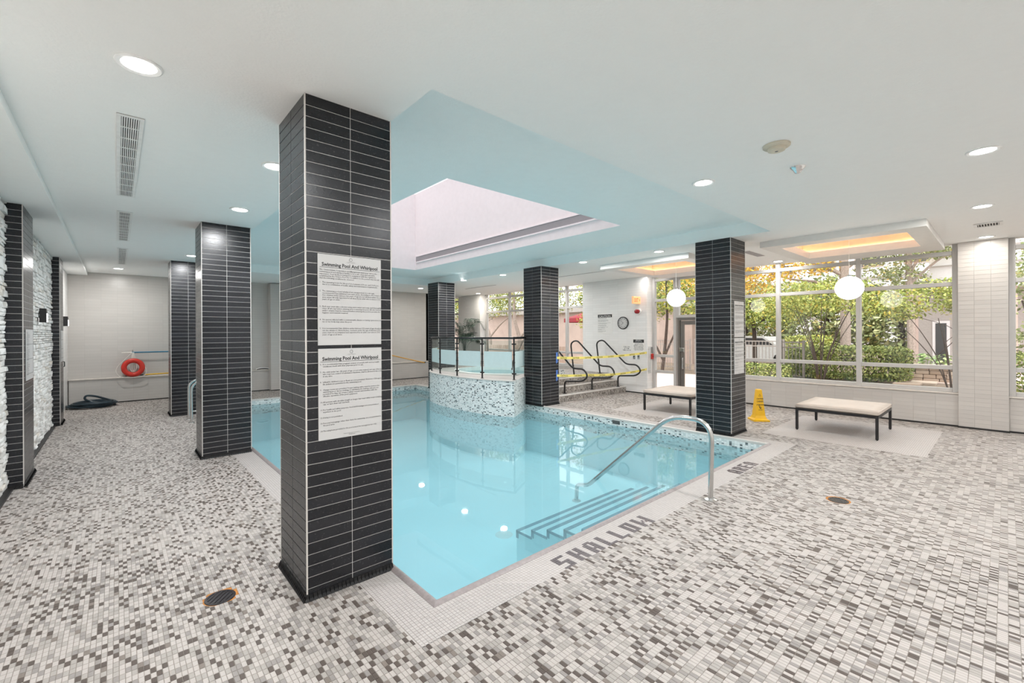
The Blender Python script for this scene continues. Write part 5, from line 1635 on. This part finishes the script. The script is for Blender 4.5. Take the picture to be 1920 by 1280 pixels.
def hedge(name, label, x0, x1, y0, y1, z0, z1, n, seed, twigs=True, m='leaf_hedge'):
    r = empty(name, ((x0 + x1) / 2, (y0 + y1) / 2, -0.04))
    tag(r, label, 'hedge', 'garden hedges and shrubs')
    g = np.random.default_rng(seed)
    a, b, c = (x1 - x0) / 2, (y1 - y0) / 2, (z1 - z0) / 2
    d = g.uniform(-1, 1, (n, 3))
    # push points out to a rounded box shell
    k = np.max(np.abs(d), axis=1)
    d = d / k[:, None] * g.uniform(0.72, 1.04, n)[:, None]
    d = d / (np.sum(np.abs(d) ** 6, axis=1) ** (1 / 6))[:, None] * np.clip(g.uniform(0.75, 1.06, n), 0, 1.06)[:, None]
    P = d * np.array([a, b, c]) + np.array([0, 0, (z0 + z1) / 2 + 0.04])
    nrm = g.normal(size=(n, 3)) + d; nrm /= np.linalg.norm(nrm, axis=1)[:, None]
    ta = np.cross(nrm, g.normal(size=(n, 3))); ta /= np.linalg.norm(ta, axis=1)[:, None]
    tb_ = np.cross(nrm, ta); s_ = 0.045 * g.uniform(0.6, 1.3, n)[:, None]
    V = np.stack([P - ta * s_, P - tb_ * s_ * 0.6, P + ta * s_, P + tb_ * s_ * 0.6], 1).reshape(-1, 3)
    mb = MB(); mb.v = V.tolist(); mb.f = [(4 * q, 4 * q + 1, 4 * q + 2, 4 * q + 3) for q in range(n)]
    o = mb.build('foliage', M[m], r); o['kind'] = 'stuff'
    if twigs:
        mb = MB(); gg = random.Random(seed)
        for q in range(int((y1 - y0) * 9)):
            y_ = gg.uniform(-b * 0.9, b * 0.9); x_ = gg.uniform(-a * 0.5, a * 0.5)
            mb.tube([(x_, y_, 0), (x_ + gg.uniform(-0.15, 0.15), y_ + gg.uniform(-0.2, 0.2), z0 + 0.2), (x_ + gg.uniform(-0.3, 0.3), y_ + gg.uniform(-0.3, 0.3), z1 * 0.8)], 0.012, 5)
        o = mb.build('twigs', M['bark'], r); o['kind'] = 'stuff'
hedge('clipped_hedge', 'long clipped green hedge outside the big window', 18.2, 19.3, 2.05, 5.4, 0.02, 1.12, 11000, 31)
hedge('low_shrub', 'low green shrub in front of the iron fence', 16.5, 17.3, 4.9, 7.2, 0.0, 0.50, 4200, 32, False, 'leaf_hedge')
hedge('low_shrub', 'loose green shrub under the golden tree, left of the hedge', 20.4, 21.6, 4.6, 6.2, 0.3, 1.45, 3600, 33, False, 'leaf_lime')
hedge('low_shrub', 'green shrub outside the window beyond the tiled pier', 15.2, 16.2, -1.2, 0.1, 0.1, 1.1, 3000, 34, False, 'leaf_hedge')
# broad-leaved plants behind the small stone wall
for k in range(4):
    x, y = 20.6 + (k % 2) * 0.45, 0.45 + k * 0.48
    r = empty('hosta_plant', (x, y, -0.04))
    tag(r, ('broad-leaved hosta above the stone wall, closest to the tiled window pier', 'broad-leaved hosta above the stone wall, second from the tiled pier', 'broad-leaved hosta above the stone wall, third from the tiled pier', 'broad-leaved hosta above the stone wall, closest to the hedge')[k], 'plant', 'hostas above the stone wall')
    mb = MB(); g = random.Random(60 + k)
    for q in range(26):
        az, tl_ = g.uniform(0, 6.28), g.uniform(0.1, 0.28)
        c = Vector((math.cos(az) * tl_, math.sin(az) * tl_, g.uniform(0.55, 0.86)))
        mb.tube([(0, 0, 0), tuple(c)], 0.006, 4)
        d = Vector((math.cos(az), math.sin(az), -0.35)) * 0.12
        s_ = Vector((-math.sin(az), math.cos(az), 0)) * 0.075
        mb.quad(tuple(c - d), tuple(c - s_ + Vector((0, 0, 0.01))), tuple(c + d), tuple(c + s_ + Vector((0, 0, 0.01))))
    o = mb.build('leaves', M['hosta'], r); o['kind'] = 'stuff'
gw = empty('garden_stone_wall', (19.9, 1.35, -0.04))
tag(gw, 'low wall of tan stone blocks outside the big window', 'stone wall')
for row in range(4):
    y_ = -0.62 - 0.1 * (row % 2)
    while y_ < 0.72:
        L = rng.uniform(0.24, 0.42)
        MB().cbox(-0.20, y_, row * 0.125 + 0.003, 0.20 + rng.uniform(-0.02, 0.02), y_ + L - 0.012, row * 0.125 + 0.120, 0.015).build('stone', M['gardenstone'], gw)
        y_ += L
MB().cbox(-0.26, -0.72, 0.50, 0.26, 0.80, 0.56, 0.015).build('cap_stone', M['gardenstone'], gw)
gs = empty('garden_step', (17.9, 1.75, -0.04))
tag(gs, 'flat pale stone slabs on the ground beside the hedge', 'paving')
for k, (a, b) in enumerate(((0, 0), (0.75, -0.3), (0.55, 0.45))):
    MB().cbox(a, b, 0.0, a + 0.7, b + 0.62, 0.07, 0.012).build('slab', M['gardenstone'], gs)

# iron fence
def iron_fence(name, label, p0, p1, h, mats='fence', pitch=0.115):
    a, b = Vector(p0), Vector(p1)
    r = empty(name, (a.x, a.y, -0.04), math.atan2(b.y - a.y, b.x - a.x))
    tag(r, label, 'fence', 'iron garden fences')
    L = (b - a).length
    for z_ in (0.12, h - 0.18, h):
        MB().box(0, -0.018, z_ - 0.018, L, 0.018, z_ + 0.018).build('rail', M[mats], r)
    n = int(L / pitch)
    pk = MB().box(-0.009, -0.009, 0.06, 0.009, 0.009, h - 0.0).mesh('picket', M[mats])
    for k in range(1, n): inst('picket', pk, r, (L * k / n, 0, 0))
    ps = MB().box(-0.035, -0.035, 0, 0.035, 0.035, h + 0.07).mesh('post', M[mats])
    m_ = max(1, round(L / 2.2))
    for k in range(m_ + 1): inst('post', ps, r, (L * k / m_, 0, 0))
iron_fence('iron_fence', 'haze-lightened iron picket fence outside the window near the corner column', (17.85, 5.35), (17.85, 8.6), 1.32)
iron_fence('iron_fence', 'haze-lightened iron picket fence seen through the glass door', (18.6, 9.2), (18.6, 13.5), 1.30)
iron_fence('iron_gate', 'darker iron gate panel standing beside the small maple', (17.45, 5.30), (17.45, 4.62), 1.30, 'doorframe', 0.10)
# timber fence behind the platform windows
r = empty('board_fence', (13.7, 14.5, -0.04))
tag(r, 'weathered timber board fence outside the platform windows', 'fence')
bd = MB().cbox(-0.012, 0, 0, 0.012, 0.135, 1.05, 0.003).mesh('board', M['timber'])
for k in range(48): inst('board', bd, r, (0, -2.6 + k * 0.145, 0.05))
for z_ in (0.3, 0.85): MB().box(0.012, -2.6, z_ - 0.04, 0.05, 4.4, z_ + 0.04).build('rail', M['timber'], r)

# buildings behind the garden
def far_building(name, loc, label, w_, h_, m, floors, bays, bandm):
    r = empty(name, loc)
    tag(r, label, 'building', 'buildings behind the garden')
    MB().box(0, -w_ / 2, 0, 6, w_ / 2, h_).build('wall', m, r)
    fh = h_ / floors
    for f in range(floors):
        MB().box(-0.12, -w_ / 2 - 0.05, (f + 1) * fh - 0.35, 0.02, w_ / 2 + 0.05, (f + 1) * fh - 0.1).build('band', bandm, r)
        for k in range(bays):
            y_ = -w_ / 2 + w_ * (k + 0.5) / bays
            o = MB().box(-0.05, y_ - w_ / bays * 0.30, f * fh + 0.7, 0.02, y_ + w_ / bays * 0.30, (f + 1) * fh - 0.7).build('window_frame', bandm, r)
            MB().box(-0.06, y_ - w_ / bays * 0.26, f * fh + 0.8, -0.045, y_ + w_ / bays * 0.26, (f + 1) * fh - 0.8).build('pane', M['darkglass'], o)
    return r
r = empty('garden_pavilion', (27.0, 0.2, -0.04))
tag(r, 'white building with horizontal bands and a grey lower wall behind the small maple', 'building', 'buildings behind the garden')
MB().box(0, -7, 0, 6, 2.6, 3.4).build('lower_wall', M['bldg_grey'], r)
MB().box(-1.2, -8, 3.4, 6, 2.0, 7.5).build('upper_wall', M['bldg_white'], r)
for z_ in (3.75, 4.35, 5.0, 5.7): MB().box(-1.26, -8.05, z_, -1.2, 2.05, z_ + 0.05).build('band', M['bldg_grey'], r)
for y_ in (-5.5, -4.0, -2.5, -1.0, 0.5): MB().box(-0.03, y_ - 0.03, 1.6, 0.0, y_ + 0.03, 3.4).build('joint_strip', M['bldg_white'], r)
o = MB().box(-0.04, 1.45, 0, 0.0, 2.0, 2.1).build('door_frame', M['bldg_white'], r)
MB().box(-0.06, 1.55, 0.1, -0.04, 1.9, 2.0).build('pane', M['darkglass'], o)
for y_ in (2.45, -0.4):
    MB().tube([(-1.0, y_, 0), (-1.0, y_, 3.4)], 0.09, 10).build('pillar', M['bldg_pink'], r, True)
far_building('apartment_block', (48, 16, -0.04), 'distant pale apartment block behind the evergreens', 26, 16, M['bldg_white'], 5, 8, M['bldg_grey'])
far_building('apartment_block', (46, -12, -0.04), 'distant grey apartment block behind the white building', 22, 14, M['bldg_white'], 4, 7, M['bldg_grey'])
r = empty('garden_house', (22.5, 15.5, -0.04))
tag(r, 'pinkish rendered house wall behind the platform windows', 'building', 'buildings behind the garden')
MB().box(0, -4.5, 0, 5, 26, 3.0).build('wall', M['bldg_pink'], r)
MB().box(-0.3, -4.8, 3.0, 5.3, 26.3, 3.25).build('roof_edge', M['bldg_grey'], r)
r = empty('red_awning', (17.2, 13.5, -0.04))
tag(r, 'dark red canvas awning seen through the platform window', 'awning')
mb = MB()
n = 8
for k in range(n):
    a, b = 2 * math.pi * k / n, 2 * math.pi * (k + 1) / n
    pa, pb = (1.3 * math.cos(a), 1.3 * math.sin(a)), (1.3 * math.cos(b), 1.3 * math.sin(b))
    mb.poly([(0, 0, 2.75), (*pa, 2.35), (*pb, 2.35)])
    mb.quad((*pa, 2.35), (*pb, 2.35), (*pb, 2.17), (*pa, 2.17))
mb.build('canopy', M['awning'], r)
MB().tube([(0, 0, 0), (0, 0, 2.78)], 0.025, 8).build('pole', M['white'], r, True)
MB().lathe([(0.0001, 0), (0.25, 0), (0.25, 0.05), (0.03, 0.07)], 20).build('base', M['greyink'], r)

# parked white car behind the fence
r = empty('parked_car', (24.5, 8.5, -0.04), R(90))
tag(r, 'white car parked behind the iron fence', 'car')
prof = [(-2.1, 0.35), (-2.12, 0.75), (-1.9, 0.92), (-1.15, 1.0), (-0.55, 1.42), (0.85, 1.44), (1.55, 1.02), (2.0, 0.95), (2.1, 0.6), (2.05, 0.35)]
mb = MB()
i = len(mb.v); mb.v += [(x, -0.86, z_) for x, z_ in prof] + [(x, 0.86, z_) for x, z_ in prof]
k = len(prof)
mb.f = [tuple(range(k)), tuple(reversed(range(k, 2 * k)))] + [(q, (q + 1) % k, k + (q + 1) % k, k + q) for q in range(k)]
mb.build('body', M['car'], r)
for s_ in (-1, 1):
    MB().poly([(-0.98, s_ * 0.866, 1.02), (-0.50, s_ * 0.866, 1.35), (0.80, s_ * 0.866, 1.37), (1.35, s_ * 0.866, 1.03)]).build('side_window', M['darkglass'], r)
    for x in (-1.3, 1.3):
        MB().lathe([(0.0001, -0.1), (0.32, -0.1), (0.32, 0.1), (0.0001, 0.1)], 18, (x, s_ * 0.80, 0.32), 'Y').build('wheel', M['black'], r)
